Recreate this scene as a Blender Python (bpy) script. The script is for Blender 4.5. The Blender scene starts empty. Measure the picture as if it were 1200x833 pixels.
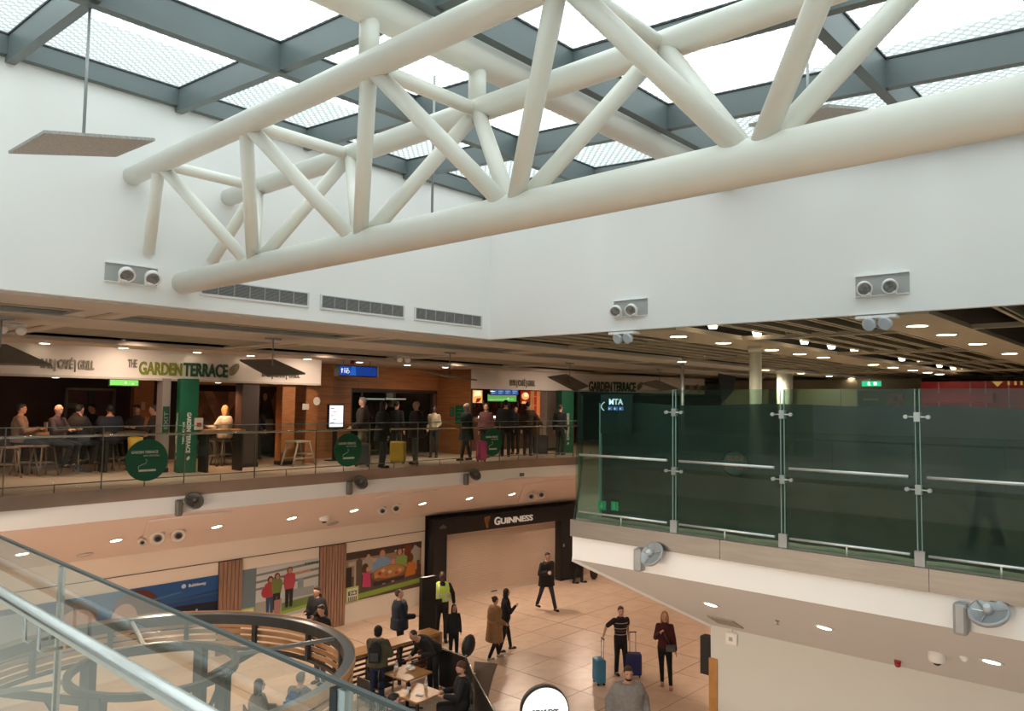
import bpy, bmesh, math, random
from mathutils import Vector, Matrix
from math import sin, cos, pi, radians
random.seed(7)
SC = bpy.context.scene
COL = SC.collection
# ---------------------------------------------------------------- camera
H = 6.3
F, CX, CY = 898.0, 600.0, 416.5
_a = Vector((816, -67.5, -F)).normalized(); _b = Vector((-993, -44.5, -F))
_b = (_b - _a * _a.dot(_b)).normalized(); _c = _a.cross(_b)
ROT = Matrix((_a, _b, _c))
CAMP = Vector((0, 0, H))
cd = bpy.data.cameras.new('camera'); cam = bpy.data.objects.new('camera', cd); COL.objects.link(cam)
cam.matrix_world = Matrix.Translation(CAMP) @ ROT.to_4x4()
cd.sensor_width = 36; cd.lens = F / 1200 * 36; cd.clip_start = 0.05; cd.clip_end = 300
SC.camera = cam
# ---------------------------------------------------------------- world, daylight, exposure
W = bpy.data.worlds.new('World'); SC.world = W; W.use_nodes = True
bg = W.node_tree.nodes['Background']; bg.inputs[0].default_value = (0.965, 0.98, 1.0, 1); bg.inputs[1].default_value = 3.65
SC.view_settings.view_transform = 'Standard'; SC.view_settings.look = 'None'
SC.view_settings.exposure = 0.0; SC.view_settings.gamma = 1.0; SC.view_settings.use_curve_mapping = False
SC.cycles.max_bounces = 10; SC.cycles.diffuse_bounces = 7; SC.cycles.glossy_bounces = 4
SC.cycles.transparent_max_bounces = 24; SC.cycles.transmission_bounces = 6
SC.cycles.caustics_reflective = False; SC.cycles.caustics_refractive = False
SC.cycles.sample_clamp_indirect = 6.0
SC.cycles.use_denoising = True
# sampling portal over the rooflight (it gives off no light of its own)
pl = bpy.data.lights.new('daylight_portal', 'AREA'); pl.shape = 'RECTANGLE'; pl.size = 18.2; pl.size_y = 17.8
pl.cycles.is_portal = True
po = bpy.data.objects.new('daylight_portal', pl); COL.objects.link(po); po.location = (1.1, 1.0, 10.65)
WARM = (1.0, 0.785, 0.605); NEUT = (1.0, 0.86, 0.66)
def spot(name, loc, target, power, col=WARM, size=100, blend=.6, rad=.08, parent=None):
    l = bpy.data.lights.new(name, 'SPOT'); l.energy = power; l.color = col; l.spot_size = radians(size); l.spot_blend = blend; l.shadow_soft_size = rad
    o = bpy.data.objects.new(name, l); COL.objects.link(o)
    o.location = loc; o.rotation_euler = (Vector(target) - Vector(loc)).to_track_quat('-Z', 'Y').to_euler()
    if parent: adopt(o, parent)
    return o
def area(name, loc, target, power, col, sx, sy):
    l = bpy.data.lights.new(name, 'AREA'); l.shape = 'RECTANGLE'; l.size = sx; l.size_y = sy; l.energy = power; l.color = col
    o = bpy.data.objects.new(name, l); COL.objects.link(o); o.location = loc
    o.rotation_euler = (Vector(target) - Vector(loc)).to_track_quat('-Z', 'Y').to_euler(); return o
K_GROUND = .67; K_UPPER = 1.0
# ---------------------------------------------------------------- where a sight line of the survey meets a real surface
def ray(px, py): return ROT @ Vector(((px - CX) / F, -(py - CY) / F, -1))
def az(px, py, z): d = ray(px, py); return CAMP + d * ((z - H) / d.z)
def ay(px, py, y): d = ray(px, py); return CAMP + d * (y / d.y)
def ax(px, py, x): d = ray(px, py); return CAMP + d * (x / d.x)
def zat(px, py, p):
    d = ray(px, py); t = (d.x * p[0] + d.y * p[1]) / (d.x ** 2 + d.y ** 2); return H + d.z * t
# ---------------------------------------------------------------- materials
MATS = {}
def mat(name, col, rough=.6, metal=0.0, noise=0.0, scale=6.0, bump=0.0, emit=0.0, spec=.5, col2=None, stretch=None, coat=0.0):
    if name in MATS: return MATS[name]
    m = bpy.data.materials.new(name); m.use_nodes = True; nt = m.node_tree; b = nt.nodes['Principled BSDF']
    c = tuple(col) + (1,)
    b.inputs['Base Color'].default_value = c; b.inputs['Roughness'].default_value = rough; b.inputs['Metallic'].default_value = metal
    b.inputs['Specular IOR Level'].default_value = spec; b.inputs['Coat Weight'].default_value = coat
    tc = nt.nodes.new('ShaderNodeTexCoord'); mp = nt.nodes.new('ShaderNodeMapping'); nz = nt.nodes.new('ShaderNodeTexNoise')
    nz.inputs['Scale'].default_value = scale; nz.inputs['Detail'].default_value = 4
    if stretch: mp.inputs['Scale'].default_value = stretch
    nt.links.new(tc.outputs['Object'], mp.inputs[0]); nt.links.new(mp.outputs[0], nz.inputs['Vector'])
    if noise or col2:
        mx = nt.nodes.new('ShaderNodeMix'); mx.data_type = 'RGBA'
        mx.inputs['A'].default_value = c
        mx.inputs['B'].default_value = (tuple(col2) + (1,)) if col2 else tuple(max(0, v * (1 - noise)) for v in col) + (1,)
        rp = nt.nodes.new('ShaderNodeValToRGB'); rp.color_ramp.elements[0].position = .35; rp.color_ramp.elements[1].position = .65
        nt.links.new(nz.outputs['Fac'], rp.inputs[0]); nt.links.new(rp.outputs['Color'], mx.inputs['Factor'])
        nt.links.new(mx.outputs['Result'], b.inputs['Base Color'])
    if bump:
        bp = nt.nodes.new('ShaderNodeBump'); bp.inputs['Strength'].default_value = bump; bp.inputs['Distance'].default_value = .02
        nt.links.new(nz.outputs['Fac'], bp.inputs['Height']); nt.links.new(bp.outputs[0], b.inputs['Normal'])
    if emit:
        b.inputs['Emission Color'].default_value = c; b.inputs['Emission Strength'].default_value = emit
    MATS[name] = m; return m
def glassmat(name, tint=(.86, .95, .92), refl=1.0, rough=0.0, haze=0.0, haze_col=(.5, .6, .55)):
    m = bpy.data.materials.new(name); m.use_nodes = True; nt = m.node_tree
    for n in list(nt.nodes): nt.nodes.remove(n)
    o = nt.nodes.new('ShaderNodeOutputMaterial'); t = nt.nodes.new('ShaderNodeBsdfTransparent'); g = nt.nodes.new('ShaderNodeBsdfGlossy')
    t.inputs[0].default_value = tint + (1,); g.inputs['Roughness'].default_value = rough
    fr = nt.nodes.new('ShaderNodeFresnel'); fr.inputs[0].default_value = 1.5
    mu = nt.nodes.new('ShaderNodeMath'); mu.operation = 'MULTIPLY'; mu.inputs[1].default_value = refl; mu.use_clamp = True
    mx = nt.nodes.new('ShaderNodeMixShader')
    ge = nt.nodes.new('ShaderNodeNewGeometry'); iv = nt.nodes.new('ShaderNodeMath'); iv.operation = 'SUBTRACT'; iv.inputs[0].default_value = 1.0
    m3 = nt.nodes.new('ShaderNodeMath'); m3.operation = 'MULTIPLY'
    nt.links.new(ge.outputs['Backfacing'], iv.inputs[1]); nt.links.new(fr.outputs[0], m3.inputs[0]); nt.links.new(iv.outputs[0], m3.inputs[1])
    nt.links.new(m3.outputs[0], mu.inputs[0]); nt.links.new(mu.outputs[0], mx.inputs[0]); nt.links.new(t.outputs[0], mx.inputs[1]); nt.links.new(g.outputs[0], mx.inputs[2])
    last = mx
    if haze:
        d = nt.nodes.new('ShaderNodeBsdfDiffuse'); d.inputs[0].default_value = haze_col + (1,)
        m2 = nt.nodes.new('ShaderNodeMixShader'); m2.inputs[0].default_value = haze
        nt.links.new(mx.outputs[0], m2.inputs[1]); nt.links.new(d.outputs[0], m2.inputs[2]); last = m2
    nt.links.new(last.outputs[0], o.inputs[0]); return m
WHITE = mat('white_plaster', (.89, .885, .88), .85, noise=.03, scale=.5)
STEELW = mat('cream_painted_steel', (.87, .855, .79), .38, noise=.03, scale=3, bump=.03)
SLATE = mat('slate_grey_paint', (.13, .16, .165), .42, noise=.08, scale=2)
SLATED = mat('dark_gasket', (.02, .025, .025), .6)
PINKW = mat('cream_bulkhead', (.79, .70, .66), .75, noise=.02, scale=1)
CREAM = mat('cream_wall', (.80, .71, .61), .7, noise=.03, scale=1)
FASC = mat('fascia_cream', (.72, .65, .60), .7, noise=.02, scale=1)
STONE = mat('stone_tile', (.64, .485, .37), .34, scale=2.2, col2=(.56, .42, .315))
STONE2 = mat('stone_tile_pale', (.67, .51, .39), .32, scale=3.1, col2=(.585, .44, .33))
GROUT = mat('tile_joint', (.12, .09, .07), .8, noise=.1)
UFLOOR = mat('upper_stone', (.58, .48, .38), .3, noise=.15, scale=3)
BRUSH = mat('brushed_steel_band', (.25, .24, .22), .38, .8, noise=.12, scale=2, stretch=(1, 1, 12))
STEEL = mat('satin_steel', (.62, .62, .60), .25, .9, noise=.05, scale=20)
GREYF = mat('grey_fixture', (.36, .37, .38), .4, .3, noise=.08, scale=8)
GREYD = mat('dark_grey_panel', (.16, .155, .14), .6, noise=.1, scale=14)
BLACK = mat('black_satin', (.012, .012, .013), .4, noise=.2, scale=5)
VOID = mat('black_void', (.012, .012, .011), .9, noise=.3, scale=2)
BROWNB = mat('dark_brown_shopfront', (.022, .015, .012), .35, noise=.2, scale=3)
WOOD = mat('warm_wood', (.36, .15, .055), .45, scale=5, stretch=(1, 1, 9), col2=(.27, .10, .035), bump=.03)
WOODH = mat('warm_wood_board', (.34, .14, .05), .42, scale=2.2, stretch=(.6, .6, 9), col2=(.25, .095, .033), bump=.02)
WOODP = mat('pilaster_wood', (.34, .20, .135), .55, scale=4, stretch=(6, 6, .5), col2=(.27, .15, .10))
OAK = mat('oak_top', (.45, .24, .09), .4, scale=4, stretch=(1, 8, 1), col2=(.36, .18, .065))
STRIPC = mat('ceiling_strip', (.50, .43, .33), .6, noise=.08, scale=1.2)
SLATM = mat('louvre_slat', (.46, .43, .34), .5, noise=.1, scale=3)
CEILB = mat('ceiling_board', (.62, .52, .44), .7, noise=.03, scale=1)
LENS = mat('lamp_lens', (1.0, .84, .62), .4, emit=14.0)
LENSN = mat('lamp_lens_upper', (1.0, .86, .60), .4, emit=16.0)
GREEN = mat('terrace_green', (.0, .10, .045), .5, noise=.08, scale=2)
GREENL = mat('sign_white', (.60, .64, .58), .5)
OLIVE = mat('olive_letter', (.19, .22, .02), .5, noise=.05)
DKGREEN = mat('dark_green_letter', (.012, .06, .035), .5, noise=.05)
TAUPE = mat('taupe_letter', (.20, .17, .13), .5, noise=.05)
GLASS = glassmat('clear_glass', (.95, .975, .955), 1.0)
GLASSN = glassmat('near_glass', (.94, .965, .94), 1.9, haze=.03, haze_col=(.85, .86, .76))  # pale diffuse veil mixed in to stand for light reflected off the glass
GLASSR = glassmat('green_tint_glass', (.72, .86, .80), 1.7, haze=.02, haze_col=(.2, .32, .26))
GEDGE = mat('glass_edge', (.25, .40, .36), .2, noise=.1)
# ---------------------------------------------------------------- mesh builder
class MB:
    def __init__(s): s.v = []; s.f = []; s.sm = []
    def add(s, vs, fs, smooth=False):
        n = len(s.v); s.v += [tuple(v) for v in vs]; s.f += [tuple(i + n for i in f) for f in fs]; s.sm += [smooth] * len(fs); return s
    def box(s, c, d, rz=0.0, M=None):
        x, y, z = d[0] / 2, d[1] / 2, d[2] / 2
        vs = [Vector((i * x, j * y, k * z)) for k in (-1, 1) for j in (-1, 1) for i in (-1, 1)]
        if M is None: M = Matrix.Rotation(rz, 3, 'Z')
        vs = [M @ v + Vector(c) for v in vs]
        return s.add(vs, [(0, 2, 3, 1), (4, 5, 7, 6), (0, 1, 5, 4), (2, 6, 7, 3), (0, 4, 6, 2), (1, 3, 7, 5)])
    def bb(s, x0, x1, y0, y1, z0, z1): return s.box(((x0 + x1) / 2, (y0 + y1) / 2, (z0 + z1) / 2), (abs(x1 - x0), abs(y1 - y0), abs(z1 - z0)))
    def prism(s, poly, z0, z1):
        n = len(poly)
        ar = sum(poly[i][0] * poly[(i + 1) % n][1] - poly[(i + 1) % n][0] * poly[i][1] for i in range(n))
        if ar < 0: poly = poly[::-1]
        vs = [(p[0], p[1], z0) for p in poly] + [(p[0], p[1], z1) for p in poly]
        fs = [tuple(range(n))[::-1], tuple(range(n, 2 * n))] + [(i, (i + 1) % n, n + (i + 1) % n, n + i) for i in range(n)]
        return s.add(vs, fs)
    def solid(s, quad, th):  # four corner points, thickened along the normal
        q = [Vector(p) for p in quad]; n = (q[1] - q[0]).cross(q[3] - q[0]).normalized() * th
        vs = q + [p + n for p in q]
        return s.add(vs, [(3, 2, 1, 0), (4, 5, 6, 7), (0, 1, 5, 4), (1, 2, 6, 5), (2, 3, 7, 6), (3, 0, 4, 7)])
    def tube(s, pts, r, n=12, cap=True):
        pts = [Vector(p) for p in pts]; m = len(pts)
        rs = r if isinstance(r, (list, tuple)) else [r] * m
        up = None; vs = []
        for i in range(m):
            t = (pts[min(i + 1, m - 1)] - pts[max(i - 1, 0)]).normalized()
            if up is None: up = t.orthogonal().normalized()
            up = (up - t * up.dot(t)).normalized(); w = t.cross(up)
            for k in range(n):
                a = 2 * pi * k / n; vs.append(pts[i] + (up * cos(a) + w * sin(a)) * rs[i])
        fs = [(i * n + k, i * n + (k + 1) % n, (i + 1) * n + (k + 1) % n, (i + 1) * n + k) for i in range(m - 1) for k in range(n)]
        s.add(vs, fs, True)
        if cap:
            b = len(s.v) - m * n; s.f.append(tuple(b + k for k in range(n))[::-1]); s.f.append(tuple(b + (m - 1) * n + k for k in range(n))); s.sm += [False, False]
        return s
    def lathe(s, prof, n=20, M=None, c=(0, 0, 0)):
        if M is None: M = Matrix.Identity(3)
        vs = [M @ Vector((r * cos(2 * pi * k / n), r * sin(2 * pi * k / n), z)) + Vector(c) for r, z in prof for k in range(n)]
        m = len(prof)
        s.add(vs, [(i * n + k, i * n + (k + 1) % n, (i + 1) * n + (k + 1) % n, (i + 1) * n + k) for i in range(m - 1) for k in range(n)], True)
        b = len(s.v) - m * n
        s.f.append(tuple(b + k for k in range(n))[::-1]); s.f.append(tuple(b + (m - 1) * n + k for k in range(n))); s.sm += [False, False]
        return s
    def ell(s, c, r, M=None, nu=12, nv=8):
        if M is None: M = Matrix.Identity(3)
        vs = [M @ Vector((0, 0, -r[2])) + Vector(c)]
        for j in range(1, nv):
            p = -pi / 2 + pi * j / nv
            for k in range(nu):
                a = 2 * pi * k / nu; vs.append(M @ Vector((r[0] * cos(p) * cos(a), r[1] * cos(p) * sin(a), r[2] * sin(p))) + Vector(c))
        vs.append(M @ Vector((0, 0, r[2])) + Vector(c)); t = len(vs) - 1
        fs = [(0, 1 + (k + 1) % nu, 1 + k) for k in range(nu)] + [(t, 1 + (nv - 2) * nu + k, 1 + (nv - 2) * nu + (k + 1) % nu) for k in range(nu)]
        for j in range(nv - 2):
            for k in range(nu): a = 1 + j * nu; fs.append((a + k, a + (k + 1) % nu, a + nu + (k + 1) % nu, a + nu + k))
        return s.add(vs, fs, True)
    def ringtube(s, c, R, w, h, n=64, a0=0, a1=2 * pi):  # flat-section curved bar
        full = abs(a1 - a0 - 2 * pi) < 1e-6; m = n if full else n + 1; vs = []
        for i in range(m):
            a = a0 + (a1 - a0) * i / n
            for rr, zz in ((R - w / 2, -h / 2), (R + w / 2, -h / 2), (R + w / 2, h / 2), (R - w / 2, h / 2)):
                vs.append((c[0] + rr * cos(a), c[1] + rr * sin(a), c[2] + zz))
        fs = []
        for i in range(n):
            j = (i + 1) % m
            for k in range(4): fs.append((i * 4 + k, j * 4 + k, j * 4 + (k + 1) % 4, i * 4 + (k + 1) % 4))
        if not full: fs += [(0, 1, 2, 3), ((m - 1) * 4 + 3, (m - 1) * 4 + 2, (m - 1) * 4 + 1, (m - 1) * 4)]
        return s.add(vs, fs)
    def mesh(s, name):
        me = bpy.data.meshes.new(name); me.from_pydata(s.v, [], s.f); me.polygons.foreach_set('use_smooth', s.sm)
        me.validate(); me.update(); return me
WC = {}
def adopt(o, parent):  # parts of roots in WC are modelled in world coordinates
    o.parent = parent
    if parent.name in WC: o.matrix_parent_inverse = WC[parent.name]
def ob(name, mb, m, parent=None, loc=None, rz=0.0, bevel=0.0):
    me = mb if isinstance(mb, bpy.types.Mesh) else mb.mesh(name)
    if m is not None and not me.materials: me.materials.append(m)
    o = bpy.data.objects.new(name, me); COL.objects.link(o)
    if loc is not None: o.location = loc
    o.rotation_euler.z = rz
    if parent: adopt(o, parent)
    if bevel:
        b = o.modifiers.new('bevel', 'BEVEL'); b.width = bevel; b.segments = 2; b.limit_method = 'ANGLE'
    return o
def tag(o, label=None, cat=None, group=None, kind=None):
    if label: o['label'] = label
    if cat: o['category'] = cat
    if group: o['group'] = group
    if kind: o['kind'] = kind
    return o
def empty(name, label=None, cat=None, group=None, kind=None, loc=(0, 0, 0), rz=0.0, wc=True):
    o = bpy.data.objects.new(name, None); COL.objects.link(o); o.location = loc; o.rotation_euler.z = rz
    if wc: WC[o.name] = (Matrix.Translation(loc) @ Matrix.Rotation(rz, 4, 'Z')).inverted()
    o.empty_display_size = .1
    return tag(o, label, cat, group, kind)
def struct(name, mb, m, parent=None, label=None):
    o = ob(name, mb, m, parent)
    if not parent: tag(o, label, None, None, 'structure')
    elif label: o['label'] = label
    return o
def copy_tree(o, parent=None):
    c = o.copy(); COL.objects.link(c); c.parent = parent
    for ch in list(o.children): copy_tree(ch, c)
    return c
def text(name, s, size, loc, rz, m, parent=None, sx=1.0, ext=.008, bold=0.0, align='LEFT', rx=pi / 2, ry=0.0):
    cu = bpy.data.curves.new(name, 'FONT'); cu.body = s; cu.size = size; cu.extrude = ext; cu.offset = bold; cu.align_x = align
    cu.resolution_u = 3; cu.materials.append(m)
    o = bpy.data.objects.new(name, cu); COL.objects.link(o); o.location = loc; o.rotation_euler = (rx, ry, rz); o.scale = (sx, 1, 1)
    if parent: adopt(o, parent)
    return o
def disc(mb, c, r, th, M=None, n=24): return mb.lathe([(r, 0), (r, th)], n, M, c)
def look(n):  # matrix whose z axis is n
    n = Vector(n).normalized(); return n.to_track_quat('Z', 'Y').to_matrix()
# ================================================================ THE SETTING
ZU = 4.65; ZS = 4.08                      # upper floor level, underside of the slab edge
EDGE = [(-8, 14.85), (4, 14.95), (9, 15.2), (12, 15.32), (17, 15.32), (19, 15.1), (22, 14.75)]   # far balcony edge
WALLB = [(-8, 18.4), (16.3, 18.4), (23.3, 17.65), (30, 16.9)]                                   # wall line under it
TIP = (8.95, 6.88)
def yon(poly, x):
    for (x0, y0), (x1, y1) in zip(poly, poly[1:]):
        if x <= x1 or (x1, y1) == poly[-1]: return y0 + (y1 - y0) * (x - x0) / (x1 - x0)
# ---- ground floor: bed plus tiles inside the movement joints (5.1 x 4.6 m)
fl = empty('floor', kind='structure')
ob('floor_bed', MB().bb(-9, 34, -9, 30, -.3, -.004), GROUT, fl)
big = MB().bb(-9, 7.54, -9, 14.14, -.004, 0).bb(-9, 7.54, 14.16, 24, -.004, 0).bb(28.0, 34, -9, 24, -.004, 0).bb(7.56, 28, -9, 4.94, -.004, 0).bb(7.56, 28, 18.8, 24, -.004, 0)
o = ob('stone_paving', big, STONE, fl); o['kind'] = 'stuff'
tw, td = 1.275, .92
tm = []
for v, M_ in ((0, STONE), (1, STONE2)):
    me = MB().bb(-tw / 2 + .004, tw / 2 - .004, -td / 2 + .004, td / 2 - .004, -.004, 0).mesh('floor_tile'); me.materials.append(M_); tm.append(me)
ntile = 0
for i in range(16):
    for j in range(15):
        x = 7.55 + tw * (i + .5); y = 4.95 + td * (j + .5)
        if i // 4 * 5.1 >= 0 and ntile < 300:
            t = ob('floor_tile', tm[random.random() < .4], None, fl, (x, y, 0)); ntile += 1
            t.scale = (1 - (.012 if i % 4 in (0, 3) else 0), 1 - (.014 if j % 5 in (0, 4) else 0), 1)
# ---- upper floor slabs (stone top, white edge, brushed band)
up = MB().prism([(-8, 14.95)] + EDGE[1:] + [(23.0, 12.5), (9.0, 6.95), (8.95, 6.88), (8.95, -9), (34, -9), (34, 27), (-8, 27)], ZS, ZU)
# the right wing joins the far gallery east of the void
RIM = [(8.95, 6.88), (19.3, 14.55), (20.2, 14.9)]
upoly_far = EDGE[:-1] + [(20.2, 14.95), (20.2, 27), (-8, 27)]
struct('upper_floor', MB().prism(upoly_far, ZS, ZU), UFLOOR)
struct('upper_floor', MB().prism([(8.95, -9), (34, -9), (34, 27), (20.2, 27), (20.2, 14.95), (19.3, 14.5), (8.95, 6.88)], ZS, ZU), UFLOOR)
struct('upper_floor', MB().prism([(-9, -9), (.95, -9), (.95, 14), (-9, 14)], ZS, ZU), mat('landing_stone', (.72, .68, .60), .4, noise=.08, scale=2))
fx = MB(); band = MB(); cn = MB()
pe = [p for p in EDGE if p[0] <= 20] + [(20.2, 14.9)]
for (x0, y0), (x1, y1) in zip(pe, pe[1:]):
    fx.solid([(x0, y0 - .012, ZS), (x1, y1 - .012, ZS), (x1, y1 - .012, ZU - .24), (x0, y0 - .012, ZU - .24)], -.012)
    band.solid([(x0, y0 - .03, ZU - .24), (x1, y1 - .03, ZU - .24), (x1, y1 - .03, ZU), (x0, y0 - .03, ZU)], -.03)
struct('trim_1', fx, WHITE)
bandm = mat('bronze_band', (.42, .31, .25), .38, .5, noise=.15, scale=1.5)
struct('trim_2', band, bandm)
# canted bulkhead under the far gallery
def wb(x): return yon(WALLB, x)
for (x0, x1) in zip([-8, 4, 9, 12, 16.3, 19, 21.5], [4, 9, 12, 16.3, 19, 21.5, 24]):
    cn.solid([(x0, yon(EDGE, x0), ZS), (x1, yon(EDGE, x1), ZS), (x1, wb(x1), 2.75), (x0, wb(x0), 2.75)], .05)
struct('ceiling_bulkhead', cn, PINKW)
# right wing edge
struct('trim_3', MB().bb(8.938, 8.95, -9, 6.885, ZS, ZU - .24), WHITE)
for k in range(7):
    y1 = 6.9 - k * 2.35
    struct('trim_4', MB().bb(8.90, 8.95, y1 - 2.345, y1, ZU - .24, ZU), BRUSH)
struct('trim_5', MB().solid([(8.96, 6.88, ZS), (19.3, 14.5, ZS), (19.3, 14.5, ZU), (8.96, 6.88, ZU)], .03), WHITE)
RW = 11.6
rc = MB().solid([(8.95, 6.88, ZS), (8.95, -9, ZS), (RW, -9, 2.77), (RW, 6.1, 2.77)], .04)
struct('ceiling_bulkhead', rc, mat('pale_grey_bulkhead', (.68, .67, .68), .7, noise=.02, scale=1))
struct('ceiling_bulkhead', MB().solid([(8.95, 6.88, ZS), (RW, 6.1, 2.77), (15, 6.1, 2.77), (19.3, 14.5, ZS)], -.04), WHITE)
# lower walls
struct('wall_right', MB().bb(RW, RW + .25, -9, 6.1, 0, 2.77).bb(RW + .25, 15, 5.9, 6.1, 0, 2.77), mat('pale_green_wall', (.70, .71, .68), .75, noise=.03, scale=1))
wl = MB()
for (x0, y0), (x1, y1) in zip(WALLB[:1] + [(16.3, 18.4)], [(16.3, 18.4)]):
    wl.solid([(x0, y0, 0), (x1, y1, 0), (x1, y1, 2.77), (x0, y0, 2.77)], -.2)
struct('wall_far', wl, CREAM)
wl2 = MB().solid([(16.3, 18.42, 0), (24, 17.6, 0), (24, 17.6, 2.77), (16.3, 18.42, 2.77)], -.2)
struct('wall_far', wl2, BROWNB)
struct('wall_far', MB().bb(24, 33, 17.6, 17.8, 0, 4.1).bb(32.8, 33, -9, 17.6, 0, 4.1), CREAM)
struct('trim_6', MB().bb(-8, 16.3, 18.375, 18.4, 2.285, 2.30), mat('shadow_gap', (.10, .07, .05), .8))
# atrium upper walls (white plaster) and roof void
YW, XW = 9.85, 10.22
struct('wall_left', MB().bb(-8.2, 10.22, YW, YW + .14, 7.5, 10.9), WHITE)
struct('wall_right', MB().bb(XW, XW + .1, -8, YW + .14, 7.5, 10.9), WHITE)
struct('wall_back', MB().bb(-8.2, -8, -8, YW, 4.65, 10.9), WHITE)
struct('wall_back', MB().bb(-8, XW, -8.2, -8, 4.65, 10.9), WHITE)
struct('ceiling_void', MB().bb(-8, XW, YW + .14, 27, 8.3, 8.4).bb(XW + .1, 34, -8, 27, 8.3, 8.4), VOID)
struct('wall_outer', MB().bb(-8.1, 34, 27, 27.1, ZU, 8.4).bb(33.9, 34.1, -8, 27, 7.4, 8.4).bb(XW + .1, 34, -8.1, -8, 7.4, 8.4).bb(33.9, 34, -9, 27, 4.65, 8.3).bb(10.4, 34, -9, -8.9, 4.65, 8.3).bb(-8.1, -8, YW, 27, ZU, 8.3).bb(-9.1, -9, -9, 24, -.1, 4.65).bb(-9, 34, -9.1, -9, -.1, 4.1), mat('outer_wall', (.42, .36, .30), .8, noise=.05, scale=1))
# ---- ceiling strips, board and louvre bays
def strip(x0, x1, y0, y1, z0=7.47, z1=7.55, m=STRIPC, name='ceiling_strip'):
    w = MB().bb(x0, x1, y0, y1, z0, z1).bb(x0, x1, y0 - .03, y0 + .0, z0, z0 + .03).bb(x0, x1, y1, y1 + .03, z0, z1 + .12)
    return struct(name, w, m)
strip(XW + .1, 33.9, -1.15, -.1); strip(XW + .1, 33.9, 2.52, 3.40); strip(XW + .1, 33.9, 6.02, 6.95)
warmstrip = mat('warm_ceiling_strip', (.60, .57, .53), .6, noise=.06, scale=1.2)
strip(-8, 33.9, YW + .14, 10.95, m=warmstrip); strip(-8, 33.9, 12.15, 13.75, m=warmstrip)
struct('ceiling', MB().bb(-8, 33.9, 16.5, 27, 7.42, 7.5), CEILB)
BAYX = [XW + .1, 12.65, 17.3, 21.95, 26.6, 31.2, 33.9]; BAYL = [-8, -5.2, -.55, 4.1, 8.75, 13.4, 18.05, 22.7, 27.35, 33.9]
def louvre(y0, y1, bays, pitch, n, tall=.2, lab=''):
    root = empty('ceiling_louvre', kind='structure')
    for a, b in zip(bays, bays[1:]):
        L = b - a; me = MB().box((0, 0, 0), (L - .1, .022, tall), M=Matrix.Rotation(radians(-22), 3, 'X')).box((0, .04, -tall * .47), (L - .1, .05, .012)).mesh('slat')
        me.materials.append(SLATM)
        for k in range(n):
            o = ob('slat', me, None, root, ((a + b) / 2, y0 + .12 + pitch * k, 7.60))
        ob('crossbar', MB().bb(b - .05, b + .05, y0, y1, 7.47, 7.54), STRIPC, root)
    return root
louvre(3.43, 6.0, BAYX, .43, 5); louvre(6.98, YW, BAYX, .43, 6); louvre(-.07, 2.5, BAYX, .43, 5)
louvre(10.98, 12.12, BAYL, .3, 3, .16); louvre(13.78, 16.5, BAYL, .27, 9, .14)
pan = MB()
for x in (4.1, 8.75, 13.4, 18.05): pan.bb(x - .35, x + .35, 10.95, 12.15, 7.49, 7.53).bb(x - .3, x + .3, 13.75, 16.5, 7.49, 7.53)
struct('ceiling_panel', pan, warmstrip)
# ---- rooflight: sloping slate beams with patterned glass
sky = empty('window_1', kind='structure')
SL = .068
def zs(y): return 10.34 - SL * (9.85 - y)      # glass level
GX = [2.39 + 1.91 * k for k in range(-6, 5)]; GX = [g for g in GX if g > -8]; GY = [9.85 - 2.5 * k for k in range(8)]; GY[0] = 9.80
def glass_roof():
    m = bpy.data.materials.new('dotted_roof_glass'); m.use_nodes = True; nt = m.node_tree
    for n in list(nt.nodes): nt.nodes.remove(n)
    o = nt.nodes.new('ShaderNodeOutputMaterial'); tr = nt.nodes.new('ShaderNodeBsdfTransparent'); tl = nt.nodes.new('ShaderNodeBsdfTranslucent')
    tr.inputs[0].default_value = (.86, .95, .925, 1); tl.inputs[0].default_value = (.12, .155, .15, 1)
    tc = nt.nodes.new('ShaderNodeTexCoord'); mp = nt.nodes.new('ShaderNodeMapping'); mp.inputs['Scale'].default_value = (12, 12, 0)
    mp.inputs['Rotation'].default_value = (0, 0, radians(45))
    vo = nt.nodes.new('ShaderNodeTexVoronoi'); vo.inputs['Scale'].default_value = 1.0; vo.inputs['Randomness'].default_value = 0.0
    rp = nt.nodes.new('ShaderNodeValToRGB'); rp.color_ramp.elements[0].position = .28; rp.color_ramp.elements[1].position = .44
    rp.color_ramp.elements[0].color = (.12, .12, .12, 1); rp.color_ramp.elements[1].color = (.72, .72, .72, 1)
    mx = nt.nodes.new('ShaderNodeMixShader'); L = nt.links.new
    L(tc.outputs['Object'], mp.inputs[0]); L(mp.outputs[0], vo.inputs['Vector']); L(vo.outputs['Distance'], rp.inputs[0]); L(rp.outputs[0], mx.inputs[0])
    L(tr.outputs[0], mx.inputs[1]); L(tl.outputs[0], mx.inputs[2])
    gl = nt.nodes.new('ShaderNodeBsdfGlossy'); gl.inputs['Roughness'].default_value = .15; m2 = nt.nodes.new('ShaderNodeMixShader'); m2.inputs[0].default_value = .03
    L(mx.outputs[0], m2.inputs[1]); L(gl.outputs[0], m2.inputs[2]); L(m2.outputs[0], o.inputs[0]); return m
RGL = glass_roof()
gxs = GX + [XW]
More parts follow.
